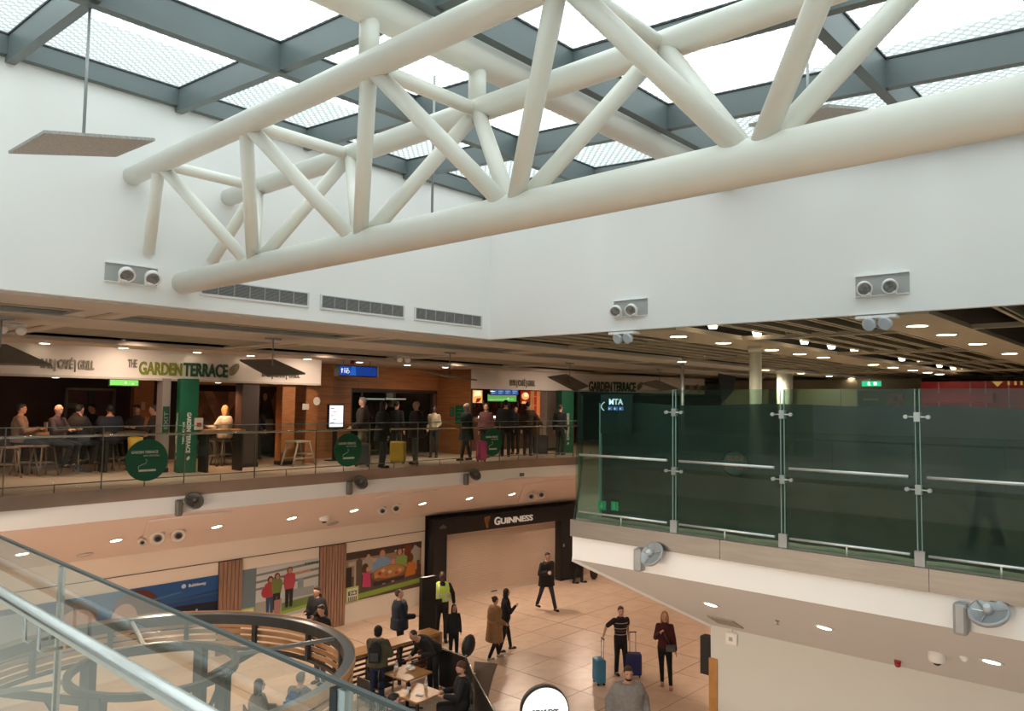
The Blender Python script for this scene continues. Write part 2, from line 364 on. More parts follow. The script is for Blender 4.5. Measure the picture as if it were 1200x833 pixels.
for i, x in enumerate(gxs[:-1]):
    mb = MB().solid([(x - .05, 9.84, zs(9.84) - .30), (x + .05, 9.84, zs(9.84) - .30), (x + .05, -8, zs(-8) - .30), (x - .05, -8, zs(-8) - .30)], -.30)
    ob('roof_beam', mb, SLATE, sky)
    ob('gasket', MB().solid([(x - .062, 9.84, zs(9.84) - .012), (x + .062, 9.84, zs(9.84) - .012), (x + .062, -8, zs(-8) - .012), (x - .062, -8, zs(-8) - .012)], -.022), SLATED, sky)
for j, y in enumerate(GY):
    if y < -8: continue
    dpt = .23 if j == 0 else .33
    ob('roof_beam', MB().bb(-8, XW, y - .055, y + .05, zs(y) - dpt, zs(y)), SLATE, sky)
    ob('gasket', MB().bb(-8, XW, y - .068, y + .062, zs(y) - .012, zs(y) + .01), SLATED, sky)
    y2 = GY[j + 1] if j + 1 < len(GY) else -8
    for i in range(len(gxs) - 1):
        x0, x1 = gxs[i] + .03, gxs[i + 1] - .03
        mb = MB().add([(x0, y - .03, zs(y) + .005), (x1, y - .03, zs(y) + .005), (x1, y2 + .03, zs(y2) + .005), (x0, y2 + .03, zs(y2) + .005)], [(0, 1, 2, 3)])
        ob('pane', mb, RGL, sky)
xl = gxs[0]
ob('roof_beam', MB().bb(-8.0, xl, -8, 9.85, 10.2, 10.5), SLATE, sky)
# ---- wall recesses with twin adjustable spots, ventilation grilles
RECM = mat('recess_grey', (.40, .40, .40), .6)
def twin_spot(label, wall, u0, u1, z0, z1, us, tgt, power):
    root = empty('recessed_twin_spotlight', label, 'spotlight', 'twin spotlights recessed in the white upper walls', loc=((u0 + u1) / 2, YW, z0) if wall == 'y' else (XW, (u0 + u1) / 2, z0))
    P = (lambda u, d, z: Vector((u, YW - d, z))) if wall == 'y' else (lambda u, d, z: Vector((XW - d, u, z)))
    def bx(a, b, d0, d1, z0_, z1_):
        p, q = P(a, d0, z0_), P(b, d1, z1_); return MB().bb(p.x, q.x, p.y, q.y, z0_, z1_)
    ob('back_plate', bx(u0, u1, .002, .012, z0, z1), RECM, root)
    fr = bx(u0, u1, .0, .04, z1, z1 + .012); fr2 = bx(u0, u1, .0, .03, z0 - .01, z0); fr.add(fr2.v, fr2.f)
    ob('frame', fr, WHITE, root)
    nrm = Vector((0, -1, 0)) if wall == 'y' else Vector((-1, 0, 0))
    for u in us:
        c = P(u, .12, z0 + .085); dn = (Vector(tgt) - c).normalized(); M = look(dn)
        b = ob('lamp_bracket', bx(u - .055, u + .02, .0, .11, z0 + .0, z0 + .12), WHITE, root)
        h = ob('lamp_head', MB().lathe([(.05, -.09), (.085, -.05), (.095, .02), (.097, .035), (.08, .036), (.04, -.02)], 24, M, c), WHITE, root)
        ob('reflector', MB().lathe([(.083, .030), (.083, .0312)], 20, M, c), mat('dim_reflector', (.30, .31, .32), .3, 0, noise=.6, scale=18), h)
GT = (15.5, 12.2, 0)
LSP = 340
twin_spot('twin spotlight in grey recess on left white wall, beside truss end', 'y', 3.49, 4.115, 7.735, 7.955, (3.70, 4.01), (3.0, 4.5, 4.0), LSP)
twin_spot('twin spotlight in small grey recess near the inner corner', 'x', 7.056, 6.43, 7.72, 7.975, (6.95, 6.66), (4.5, 5, 4.5), LSP)
twin_spot('twin spotlight in grey recess above right end of glass screen', 'x', 3.31, 2.674, 7.733, 7.987, (3.17, 2.87), (3.5, .5, 4.5), LSP)
VENT = mat('vent_dark', (.10, .10, .10), .6, noise=.5, scale=30); VFR = mat('vent_frame', (.70, .70, .70), .5)
for (x0, x1, lab) in ((4.70, 6.31, 'dark ventilation grille partly behind the truss bottom chord'), (6.565, 8.14, 'middle ventilation grille of three on the left white wall'), (8.416, 9.976, 'ventilation grille nearest the inner wall corner')):
    r = empty('ventilation_grille', lab, 'vent', 'wall ventilation grilles', loc=((x0 + x1) / 2, YW, 7.72))
    ob('backing', MB().bb(x0, x1, YW - .006, YW, 7.72, 7.90), VENT, r)
    ob('frame', MB().bb(x0 - .03, x1 + .03, YW - .02, YW, 7.69, 7.72).bb(x0 - .03, x1 + .03, YW - .02, YW, 7.90, 7.915).bb(x0 - .03, x0, YW - .02, YW, 7.72, 7.90).bb(x1, x1 + .03, YW - .02, YW, 7.72, 7.90), VFR, r)
    n = 6
    for k in range(1, n + 1): ob('divider', MB().bb(x0 + (x1 - x0) * k / (n + 1) - .006, x0 + (x1 - x0) * k / (n + 1) + .006, YW - .016, YW - .004, 7.72, 7.90), RECM, r)
    g = MB()
    for k in range(11): g.bb(x0, x1, YW - .014, YW - .006, 7.728 + .016 * k, 7.733 + .016 * k)
    o = ob('grille_bars', g, RECM, r); o['kind'] = 'stuff'
# ---- tubular roof truss
TB = empty('roof_truss', 'white triangular tubular steel truss spanning under the rooflight', 'truss', loc=(4.4, 9.85, 7.82))
T1, T2, BC = (3.76, 9.08), (5.033, 9.08), (4.446, 7.82)
def chord(p, r, y1=YW):
    ob('chord', MB().tube([(p[0], y1, p[1]), (p[0], -8, p[1])], r, 28), STEELW, TB)
chord(T1, .115); chord(T2, .115); chord(BC, .146)
def web(p, q, r=.072):
    ob('web_member', MB().tube([p, q], r, 18), STEELW, TB)
n1 = [9.07 - 2.01 * k for k in range(9)]; nb = [8.06 - 2.01 * k for k in range(8)]
for k, y in enumerate(n1):
    for T in (T1, T2):
        web((T[0], y, T[1]), (BC[0], (y + 1.0) if k else YW + .0, BC[1] + (0 if k else .13)), .072) if k else web((T[0], y, T[1]), (BC[0] * .35 + T[0] * .65, YW, 8.15), .072)
        if k < 8: web((T[0], y, T[1]), (BC[0], y - 1.0, BC[1]), .072)
    web((T1[0], y, T1[1]), (T2[0], y, T2[1]), .066)
PB = empty('roof_tube', 'thick white round tube crossing above the truss towards the right wall', 'beam', loc=(4.4, 5.06, 9.6))
ob('tube', MB().tube([(-8, 5.06, 9.60), (XW, 5.06, 9.60)], .165, 28), STEELW, PB)
for x in (T1[0], T2[0]): ob('stub', MB().tube([(x, 5.06, 9.14), (x, 5.06, 9.5)], .085, 20), STEELW, PB)
# ---- hung reflector panels
def panel(label, cs, top, m, th=.03, slats=0, mount=True):
    c = sum((Vector(p) for p in cs), Vector()) / 4
    r = empty('hanging_reflector', label, 'reflector panel', 'square reflector panels hung on rods', loc=tuple(c))
    ob('panel', MB().solid(cs, th), m, r)
    if slats:
        a, b, c2, d = [Vector(p) for p in cs]; g = MB(); n = (b - a).cross(d - a).normalized()
        for k in range(1, slats):
            t = k / slats; g.solid([a.lerp(b, t) - n * .006, a.lerp(b, t + .25 / slats) - n * .006, d.lerp(c2, t + .25 / slats) - n * .006, d.lerp(c2, t) - n * .006], .006)
        o = ob('fine_ribs', g, GREYD, r); o['kind'] = 'stuff'
    ob('rod', MB().tube([c + Vector((0, 0, .02)), (c.x, c.y, top)], .014, 8), GREYF, r)
    if mount: ob('mount', MB().bb(c.x - .16, c.x + .16, c.y - .02, c.y + .02, top - .03, top), GREYF, r)
    return r
PERF = mat('perforated_metal', (.52, .515, .50), .55, .1, noise=.35, scale=60)
panel('large light grey perforated panel hung on a rod, upper left', [tuple(CAMP + (Vector(c) - CAMP) * .8545) for c in [(2.277, 9.237, 8.856), (2.292, 8.149, 8.827), (3.355, 8.217, 9.052), (3.324, 9.198, 9.075)]][::-1], 9.85, PERF, -.025, 22, False)
panel('dark square panel hanging before the big left shop sign', [(7.09, 13.227, 7.064), (7.836, 13.277, 7.104), (8.033, 12.513, 6.835), (7.186, 12.358, 6.754)], 7.47, GREYD)
panel('thin tilted panel hung before the wood-clad wall', [(11.55, 13.25, 7.04), (12.35, 13.35, 6.96), (12.6, 12.52, 6.86), (11.75, 12.4, 6.92)], 7.47, GREYD)
panel('dark diamond panel hanging left of the far shop lettering', [(16.274, 13.431, 7.077), (17.169, 13.479, 7.182), (17.294, 12.789, 6.841), (16.486, 12.617, 6.681)], 7.47, GREYD)
panel('dark diamond panel hanging right of the far shop lettering', [(20.56, 12.593, 7.08), (20.935, 13.389, 7.0), (21.56, 13.025, 6.80), (21.343, 12.301, 6.84)][::-1], 7.47, GREYD)
q = az(12, 414, 6.95); panel('dark panel cut by the left picture edge, beside café lettering', [(q.x - .65, q.y + .5, 7.05), (q.x + .1, q.y + .6, 7.12), (q.x + .45, q.y - .35, 6.8), (q.x - .35, q.y - .45, 6.78)], 7.47, GREYD)
panel('tilted panel glimpsed behind the truss at its middle', [(5.3, 6.9, 8.15), (6.1, 6.9, 8.55), (6.15, 6.0, 8.62), (5.35, 6.0, 8.2)], 10.05, PERF, mount=False)
panel('white-lit panel glimpsed above the thick lower tube, upper right', [(7.1, 3.3, 9.12), (7.9, 3.2, 9.3), (7.85, 2.4, 9.28), (7.05, 2.5, 9.1)], 9.75, PERF, mount=False)
# ================================================================ BALUSTRADES
ORD = ['first', 'second', 'third', 'fourth', 'fifth', 'sixth', 'seventh', 'eighth', 'ninth', 'tenth', 'eleventh', 'twelfth', 'thirteenth', 'fourteenth']
FITS = []
def ftext(name, s, width, h, loc, rz, m, parent=None, ext=.008, bold=.012, align='LEFT', rx=pi / 2, ry=0):
    o = text(name, s, h / .70, loc, rz, m, parent, 1, ext, bold, align, rx, ry); FITS.append((o, width)); return o
def wall_pt(px, py, p0, ang):  # sight line meets the vertical plane through p0 running along angle ang
    n = Vector((-sin(ang), cos(ang), 0)); d = ray(px, py); return CAMP + d * ((Vector((p0[0], p0[1], 0)) - Vector((0, 0, 0))).dot(n) / d.dot(n))
rail = empty('glass_balustrade', 'clear glass balustrade with slim steel handrail along the far upper gallery', 'balustrade', loc=(4, 14.95, ZU))
xs = [5.45 + 1.57 * k for k in range(-5, 10)]; xs = [x for x in xs if -7 < x < 20] + [20.0]
pp = [(x, yon(EDGE, x) + .05) for x in xs]
for (x0, y0), (x1, y1) in zip(pp, pp[1:]):
    d = Vector((x1 - x0, y1 - y0, 0)).normalized() * .008
    ob('glass_panel', MB().solid([(x0 + d.x, y0 + d.y, ZU + .04), (x1 - d.x, y1 - d.y, ZU + .04), (x1 - d.x, y1 - d.y, ZU + 1.14), (x0 + d.x, y0 + d.y, ZU + 1.14)], -.012), GLASS, rail)
    ob('joint_strip', MB().bb(x0 - .008, x0 + .008, y0 - .012, y0 + .012, ZU, ZU + 1.14), mat('rail_bronze', (.20, .17, .13), .35, .6), rail)
ob('handrail', MB().tube([(x, y + .06, ZU + .98) for x, y in pp], .022, 10), STEEL, rail)
ob('top_edge', MB().tube([(x, y, ZU + 1.145) for x, y in pp], .009, 6), GEDGE, rail)
ob('foot_rail', MB().tube([(x, y - .02, ZU + .14) for x, y in pp], .011, 8), mat('rail_bronze', (.2, .17, .13)), rail)
for x in xs[:-1]:
    x += .78; y = yon(EDGE, x) + .03; ob('foot_post', MB().tube([(x, y, ZU), (x, y, ZU + .14)], .011, 8), MATS['rail_bronze'], rail)
# near balustrade, at the viewer's own landing
nr = empty('glass_balustrade', 'nearest glass balustrade with thick round steel handrail, lower left corner', 'balustrade', loc=(.925, 1, ZU))
J = [ax(73, 663, .925).y + 1.62 * k for k in range(-4, 6)]; jd = ax(405, 800, .925).y; J = [jd + (J[4] - jd) * k for k in range(-3, 8)]
for a, b in zip(J, J[1:]):
    ob('glass_panel', MB().bb(.920, .930, a + .008, b - .008, ZU + .02, 5.745), GLASSN, nr)
ob('top_cap', MB().bb(.919, .931, J[0], J[-1], 5.744, 5.752), mat('cap_channel', (.05, .065, .065), .35), nr)
for k, y in enumerate(J):
    ob('joint_post', MB().bb(.915, .935, y - (.006 if k != 3 else .012), y + (.006 if k != 3 else .012), ZU, 5.74), STEEL if k != 3 else mat('joint_light', (.5, .56, .58), .3, .6), nr)
    if k == 3: ob('joint_gasket', MB().bb(.912, .938, y + .012, y + .034, ZU, 5.738), SLATED, nr)
ob('handrail', MB().tube([(.845, J[0], 5.60), (.845, J[-1], 5.60)], .0235, 24), STEEL, nr)
for y in J:
    for dy in (-.07, .07):
        ob('rail_bracket', MB().tube([(.845, y + dy, 5.585), (.845, y + dy, 5.50), (.852, y + dy, 5.492), (.915, y + dy, 5.49)], .006, 8), STEEL, nr)
ob('base_shoe', MB().bb(.89, .95, J[0], J[-1], ZU, ZU + .10), STEEL, nr)
# tall glass screen on the right wing
gs = empty('glass_screen', 'tall green tinted glass screen with steel rails above the right wing edge', 'screen', loc=(8.97, 4, ZU))
GXP = 8.97; gj = [6.86, ax(789, 530, 8.95).y, ax(916, 530, 8.95).y, ax(1075, 530, 8.95).y]
stp = gj[2] - gj[3]
while gj[-1] > -8: gj.append(gj[-1] - stp)
fit_m = mat('clamp_steel', (.75, .78, .76), .3, .7)
for k, (a, b) in enumerate(zip(gj, gj[1:])):
    ob('glass_panel', MB().bb(GXP, GXP + .014, b + .022, a - .022 if k else a, ZU + .02, 6.52), GLASSR, gs)
    if k:
        for sg in (-1, 1): ob('edge_strip', MB().bb(GXP - .002, GXP + .016, a + sg * .022 - .003, a + sg * .022 + .003, ZU + .02, 6.52), mat('glass_edge_light', (.40, .58, .52), .3), gs)
        ob('glass_fin', MB().bb(GXP + .014, GXP + .09, a - .007, a + .007, ZU + .02, 6.52), GLASSR, gs)
        for z in (6.22, 5.45):
            cl = MB().bb(GXP - .02, GXP + .05, a - .03, a + .03, z - .05, z + .05)
            cl.lathe([(.022, 0), (.022, .03)], 12, look((-1, 0, 0)), (GXP - .002, a + .11, z)); cl.lathe([(.022, 0), (.022, .03)], 12, look((-1, 0, 0)), (GXP - .002, a - .11, z))
            cl.tube([(GXP - .01, a - .11, z), (GXP - .01, a + .11, z)], .007, 6)
            ob('spider_clamp', cl, fit_m, gs)
        ob('floor_clamp', MB().bb(GXP - .02, GXP + .03, a - .05, a + .05, ZU, ZU + .16), GREYF, gs)
    ob('handrail', MB().tube([(GXP - .03, a - .09, 5.585), (GXP - .03, b + .09, 5.585)], .017, 12), fit_m, gs)
    ob('foot_rail', MB().tube([(GXP - .03, a - .09, ZU + .12), (GXP - .03, b + .09, ZU + .12)], .014, 12), fit_m, gs)
    ym = (a + b) / 2; ob('foot_post', MB().tube([(GXP - .03, ym, ZU), (GXP - .03, ym, ZU + .12)], .01, 8), fit_m, gs)
rp = [(8.99, 6.86), (10.6, 8.05), (12.2, 9.23), (13.8, 10.42), (15.4, 11.6), (17.0, 12.8), (18.6, 13.97)]
for (x0, y0), (x1, y1) in zip(rp, rp[1:]):
    ob('return_panel', MB().solid([(x0 + .02, y0, ZU + .02), (x1 - .02, y1 - .02, ZU + .02), (x1 - .02, y1 - .02, 6.52), (x0 + .02, y0, 6.52)], .014), GLASSR, gs)
edge_y = ax(697, 530, 9.0).y
ob('edge_post', MB().bb(9.12, 9.16, edge_y - .012, edge_y + .012, ZU + .05, 6.33), mat('pale_edge', (.55, .68, .68), .3, .3), gs)
# dark mesh banner hung behind the screen
def banner():
    vs = []; nx, nz = 130, 12; y0, y1 = 6.62, -7.9
    for i in range(nx + 1):
        y = y0 + (y1 - y0) * i / nx
        for j in range(nz + 1):
            t = j / nz; top = 6.345 + .012 * sin(i * .35) - .02 * abs(sin(i * .11)); z = 4.68 + (top - 4.68) * t
            w = .03 * sin(i * .9 + 2.6 * t + 2 * sin(i * .21)) + .02 * sin(i * .23 + 5 * t) + .01 * sin(9 * t + i * .05)
            vs.append((9.20 + w, y, z))
    fs = [(i * (nz + 1) + j, (i + 1) * (nz + 1) + j, (i + 1) * (nz + 1) + j + 1, i * (nz + 1) + j + 1) for i in range(nx) for j in range(nz)]
    return MB().add(vs, fs, True)
bm_ = bpy.data.materials.new('dark_mesh_cloth'); bm_.use_nodes = True; nt = bm_.node_tree; b = nt.nodes['Principled BSDF']
b.inputs['Base Color'].default_value = (.03, .042, .042, 1); b.inputs['Roughness'].default_value = .5; b.inputs['Alpha'].default_value = .93
tag(ob('mesh_banner', banner(), bm_), 'long dark wrinkled mesh cloth hung behind the tall glass screen', 'banner')
# round burger sign, and green panels that stand in for a reflection on the screen
p = ax(860, 543, 9.02)
rs = empty('round_sign', 'faint round red-brown burger logo sign behind the glass screen', 'sign', loc=tuple(p))
MR = look((-1, 0, 0)); dimr = mat('dim_red_print', (.65, .20, .15), .6); dimg = mat('dim_grey_print', (.13, .15, .15), .6)
ob('disc', MB().lathe([(.165, 0), (.165, .006)], 36, MR, (9.04, p.y, p.z)), dimg, rs)
rg = MB(); rg.ringtube((0, 0, 0), .157, .012, .004, 40); rg.v = [(9.032, p.y + v[0], p.z + v[1]) for v in rg.v]; ob('outer_ring', rg, dimr, rs)
for s_, dz in (('BURGER', .03), ('KING', -.07)):
    t_ = ftext('lettering', s_, .23, .062, (9.03, p.y - .12, p.z + dz), pi / 2, dimr, rs, .002, .003)
gp_ = lambda px, py, x=9.02: ax(px, py, x)
p0, p1 = gp_(697, 601), gp_(709, 585)
sgn = empty('exit_sign', 'small green arrow sign modelled for a reflection low in the glass screen', 'sign', loc=tuple(gp_(708, 600)))  # green panels modelled where the glass only mirrors a sign
gm = mat('reflection_green', (.0, .33, .13), .5, emit=.35)
q = gp_(706, 592); ob('reflected_panel', MB().bb(9.0, 9.02, q.y - .06, q.y + .06, q.z - .06, q.z + .06), gm, sgn)
ar = MB().bb(8.994, 9.0, q.y - .008, q.y + .008, q.z - .03, q.z + .035); ar.add([(8.994, q.y - .03, q.z - .005), (8.994, q.y + .03, q.z - .005), (8.994, q.y, q.z - .045)], [(0, 1, 2)]); ob('arrow', ar, GREENL, sgn)
q = gp_(721, 593); ob('reflected_panel', MB().bb(9.0, 9.02, q.y - .055, q.y + .055, q.z - .06, q.z + .06), gm, sgn)
rm = MB().ell((8.996, q.y, q.z + .03), (.004, .01, .01)).bb(8.994, 9.0, q.y - .01, q.y + .01, q.z - .01, q.z + .02).tube([(8.996, q.y, q.z - .01), (8.996, q.y + .02, q.z - .045)], .005, 5).tube([(8.996, q.y, q.z - .01), (8.996, q.y - .02, q.z - .04)], .005, 5)
ob('running_figure', rm, GREENL, sgn)
# dark information display with MTA lettering behind the screen
q = gp_(721, 478, 9.12)
md = empty('information_display', 'dark display with white MTA lettering and arrows, behind screen corner', 'display', loc=(9.12, q.y, ZU))
ob('casing', MB().bb(9.12, 9.17, q.y - .26, q.y + .26, 5.9, 6.46), mat('display_casing', (.03, .045, .05), .3), md)
lit = mat('display_white', (.85, .9, 1.0), .5, emit=.8); blu = mat('display_blue', (.12, .2, .6), .5, emit=.5)
ftext('lettering', 'MTA', .24, .08, (9.115, q.y + .11, q.z + .05), -pi / 2, lit, md, .002, .003)
for k in range(3):
    yy = q.y + .12 - k * .095
    ob('arrow', MB().bb(9.113, 9.119, yy - .07, yy, q.z - .035, q.z + .02), blu, md)
    ftext('chevron', '>', .03, .035, (9.108, yy - .01, q.z - .028), -pi / 2, lit, md, .001, .002)
ar = MB()
for k in range(8):
    a0, a1 = radians(130 + 12 * k), radians(142 + 12 * k)
    ar.tube([(9.115, q.y + .02 - .16 * cos(a0), q.z + .02 + .08 * sin(a0)), (9.115, q.y + .02 - .16 * cos(a1), q.z + .02 + .08 * sin(a1))], .006, 5)
ar.v = [(v[0], 2 * (q.y + .02) - v[1] + .02, v[2]) for v in ar.v]; ar.v = [(v[0], 2 * (q.y + .0) - v[1] + .12, v[2]) for v in ar.v]
ob('curved_mark', ar, lit, md)
# ================================================================ FLOODLIGHT FIXTURES ON THE EDGES
def flood(label, base, nrm, along, tilt, dark=False, s=1.0):
    r = empty('edge_floodlight', label, 'floodlight', 'disc floodlights on brackets along the gallery edges', loc=tuple(base))
    n = Vector(nrm); t = Vector(along); m = GREYF if not dark else mat('fixture_shade', (.17, .16, .15), .45, .3)
    c = Vector(base)
    def bx(mb, o, d):
        M = Matrix((t, n, Vector((0, 0, 1)))).transposed(); return mb.box(c + M @ Vector(o), d, M=M)
    ob('gear_box', bx(MB(), (0, .07 * s, -.02), (.13 * s, .12 * s, .32 * s)), m, r, bevel=.03 * s)
    hc = c + t * .26 * s + n * .15 * s + Vector((0, 0, .10 * s))
    ob('arm', MB().tube([c + n * .09 * s + Vector((0, 0, .1 * s)), hc], .018 * s, 10), STEEL, r)
    M = look(tilt)
    h = ob('lamp_head', MB().lathe([(.02, -.045), (.13, -.045), (.17, -.03), (.185, .0), (.185, .02), (.165, .028), (.15, .012), (.03, .012), (.03, .012)], 32, M, hc) if s == 1 else MB().lathe([(a * s, b_ * s) for a, b_ in [(.02, -.045), (.13, -.045), (.17, -.03), (.185, 0), (.185, .02), (.165, .028), (.15, .012), (.03, .012)]], 32, M, hc), m, r)
    ob('lamp_cap', MB().lathe([(.045 * s, .01 * s), (.033 * s, .09 * s), (.028 * s, .095 * s)], 16, M, hc), mat('cap_grey', (.55, .56, .57), .4) if not dark else m, r)
    g = MB()
    for k in range(3):
        a = 2 * pi * k / 3 + .4; g.tube([hc + M @ Vector((.04 * s * cos(a), .04 * s * sin(a), .03 * s)), hc + M @ Vector((.165 * s * cos(a), .165 * s * sin(a), .028 * s))], .006 * s, 6)
    ob('spokes', g, m, h); return r
p = ax(1128, 722, 8.94); flood('grey disc floodlight on bracket at far right edge band', (8.94, p.y, p.z + .01), (-1, 0, 0), (0, -1, 0), (-.55, .1, .85), s=1.0)
p = ax(752, 655, 8.94); flood('grey disc floodlight on bracket near the right wing corner', (8.94, p.y, p.z + .02), (-1, 0, 0), (0, -1, 0), (-.75, .15, .6), s=.95)
for px, py, lab in ((206, 593, 'dark disc floodlight below the left smoking sign'), (411, 571, 'dark disc floodlight below the middle smoking sign'), (549, 561, 'dark disc floodlight on the far gallery edge, rightmost of three')):
    p = ay(px, py, 15.12); flood(lab, (p.x, yon(EDGE, p.x) - .04, p.z), (0, -1, 0), (1, 0, 0), (-.1, -.75, .55), dark=True, s=1.0)
# ================================================================ BULKHEAD FITTINGS
def cantL(px, py):  # meets the canted bulkhead of the far gallery
    a = Vector((8, 15.15, ZS)); n = Vector((0, 1, 0)) ; u = Vector((0, 18.4 - 15.15, 2.75 - ZS)); n = Vector((1, 0, 0)).cross(u).normalized()
    for _ in range(3):
        d = ray(px, py); t = (a - CAMP).dot(n) / d.dot(n); p = CAMP + d * t; e = yon(EDGE, p.x); w = wb(p.x)
        a = Vector((p.x, e, ZS)); u = Vector((0, w - e, 2.75 - ZS)); n = Vector((1, 0, 0)).cross(u).normalized()
    return p, -n if n.z > 0 else n
def cantR(px, py):
    a = Vector((8.95, 0, ZS)); u = Vector((RW - 8.95, 0, 2.77 - ZS)); n = u.cross(Vector((0, 1, 0))).normalized()
    d = ray(px, py); t = (a - CAMP).dot(n) / d.dot(n); return CAMP + d * t, (-n if n.x > 0 else n)
def nrmL(x):
    e = yon(EDGE, x); w = wb(x); u = Vector((0, w - e, 2.75 - ZS)); n = Vector((1, 0, 0)).cross(u).normalized(); return n if n.y < 0 else -n
def bulk_light(p, n, label, grp, s=.1):
    r = empty('bulkhead_downlight', label, 'downlight', grp, loc=tuple(p)); M = look(n)
    ob('trim_ring', MB().lathe([(s + .02, .0), (s + .02, .008), (s, .012), (s - .012, .006)], 24, M, p), WHITE, r)
    ob('lens', MB().lathe([(s - .012, .003), (s - .014, .007)], 24, M, p), LENS, r)
    return r
LL = [(26, 649), (136, 633), (254, 617), (342, 607), (415, 598), (495, 590), (550, 584), (600, 579), (663, 575)]
for k, (px, py) in enumerate(LL):
    p, n = cantL(px, py); n = nrmL(p.x)
    bulk_light(p - n * .0, n, f'{ORD[k]} bright downlight from the left in the canted pink bulkhead', 'downlights in the far canted bulkhead', .12)
for k, (px, py) in enumerate([(833, 708), (966, 735), (1162, 775)]):
    p, n = cantR(px, py); n = Vector((-(ZS - 2.77), 0, -(RW - 8.95))).normalized() * -1 if False else Vector((-(ZS - 2.77), 0, -(RW - 8.95))).normalized()
    n = Vector((-1.31, 0, -2.65)).normalized()
    # the face of the bulkhead that looks towards the void
    bulk_light(p + n * .002, n, f'{ORD[k]} downlight from the left in the right canted bulkhead', 'downlights in the right canted bulkhead', .10)
NOZ = mat('nozzle_white', (.62, .55, .50), .5)
for k, (px, py, r_) in enumerate([(166, 629, .08), (184, 623, .15), (208, 620, .15), (447, 593, .12), (463, 590, .14), (621, 577, .14), (633, 575, .14)]):
    p, n = cantL(px, py); n = nrmL(p.x); v = (CAMP - p).normalized(); v = (v + n * .6).normalized(); M = look(v); p = p + n * (.09 + r_ * .3)
    labs = ['small dark sensor eye left of the left nozzle pair', 'left round air nozzle under the left smoking sign', 'right round air nozzle under the left smoking sign', 'left round air nozzle before the black storefront', 'right round air nozzle before the black storefront', 'left round air nozzle above the far shop shutter', 'right round air nozzle above the far shop shutter']
    r = empty('air_nozzle', labs[k], 'air nozzle', 'round jet nozzles in the canted bulkhead', loc=tuple(p))
    ob('housing', MB().lathe([(r_, -.10), (r_, .03), (r_ * .82, .045), (r_ * .62, .01)], 28, M, p), NOZ, r)
    ob('throat', MB().lathe([(r_ * .55, -.02), (r_ * .55, .025), (r_ * .38, .03)], 24, M, p), GREYD, r)
    ob('opening', MB().lathe([(r_ * .36, .0), (r_ * .36, .034)], 20, M, p), BLACK, r)
for (xa, ya), (xb, yb), kk in (((184, 623), (208, 620), 1.25), ((447, 593), (463, 590), 1.0), ((621, 577), (633, 575), .9)):
    P_ = [cantL(*q_)[0] for q_ in ((xa - 16 * kk, ya + 12 * kk), (xb + 12 * kk, yb + 9 * kk), (xb + 50 * kk, yb - 17 * kk), (xb + 8 * kk, yb - 13 * kk), (xa - 8 * kk, ya - 11 * kk))]
    n = nrmL(P_[1].x); vs = [p_ + n * .003 for p_ in P_] + [p_ + n * .035 for p_ in P_]
    tag(ob('nozzle_fairing', MB().add(vs, [(4, 3, 2, 1, 0), (5, 6, 7, 8, 9)] + [(i_, (i_ + 1) % 5, 5 + (i_ + 1) % 5, 5 + i_) for i_ in range(5)]), PINKW), None, None, None, 'structure')
def dome(label, p, n, s, bodym, eye):
    r = empty('dome_camera', label, 'camera', loc=tuple(p)); M = look((0, 0, -1))
    ob('housing', MB().lathe([(s, -.06), (s, .06), (s * .9, .09), (s * .5, .095)], 24, M, p), bodym, r)
    ob('dome', MB().ell(p + Vector((0, 0, -.09)), (s * .55, s * .55, s * .5)), eye, r)
p, n = cantL(380, 606); dome('white dome camera on far bulkhead above the middle poster', p, n, .13, WHITE, BLACK)
p, n = cantR(1098, 766); dome('white dome camera on the right canted bulkhead', p, n, .095, WHITE, mat('dome_dark', (.06, .03, .03), .15))
p, n = cantL(390, 613); tag(ob('round_diffuser', MB().lathe([(.16, 0), (.16, .02), (.06, .03)], 24, look(nrmL(p.x)), p), RECM), 'round grey air diffuser beside the far dome camera', 'diffuser')
p, n = cantL(100, 650); tag(ob('access_panel', MB().lathe([(.16, 0), (.16, .02), (.06, .03)], 24, look(nrmL(p.x)), p), NOZ), 'round flush disc on the far bulkhead, above the blue poster', 'diffuser')
nR = Vector((-1.31, 0, -2.65)).normalized()
p, n = cantR(850, 728); g = MB().box(p + nR * .01, (.42, .42, .02), M=look(nR)); tag(ob('bulkhead_grille', g, mat('grille_beige', (.40, .36, .31), .6, noise=.3, scale=40)), 'square beige grille in right bulkhead above the wall end', 'grille')
p, n = cantR(911, 727); tag(ob('sprinkler', MB().lathe([(.03, 0), (.03, .01), (.012, .02), (.012, .05), (.025, .055)], 12, look((0, 0, -1)), p), GREYF), 'small sprinkler head on the right canted bulkhead', 'sprinkler')
p, n = cantR(1052, 774); rb = empty('alarm_beacon', 'small red alarm beacon on the right canted bulkhead', 'alarm', loc=tuple(p))
redm = mat('alarm_red', (.35, .02, .03), .3); ob('base', MB().lathe([(.045, -.04), (.045, .02)], 16, look((0, 0, -1)), p), redm, rb); ob('lens_cover', MB().lathe([(.04, .02), (.036, .07), (.02, .085)], 16, look((0, 0, -1)), p), redm, rb)
p, n = cantR(1130, 770); tag(ob('motion_sensor', MB().lathe([(.05, -.02), (.05, .01), (.02, .05)], 16, look((-.4, 0, -1)), p), WHITE), 'small white cone sensor right of the dome camera', 'sensor')
p = ax(858, 748, RW); wa = empty('wireless_access_point', 'white square wireless unit at top of the pale right wall', 'access point', loc=tuple(p))
ob('case', MB().bb(RW - .05, RW, p.y - .10, p.y + .10, p.z - .10, p.z + .10), WHITE, wa, bevel=.03); ob('badge', MB().bb(RW - .056, RW - .05, p.y - .03, p.y + .03, p.z - .03, p.z + .03), RECM, wa)
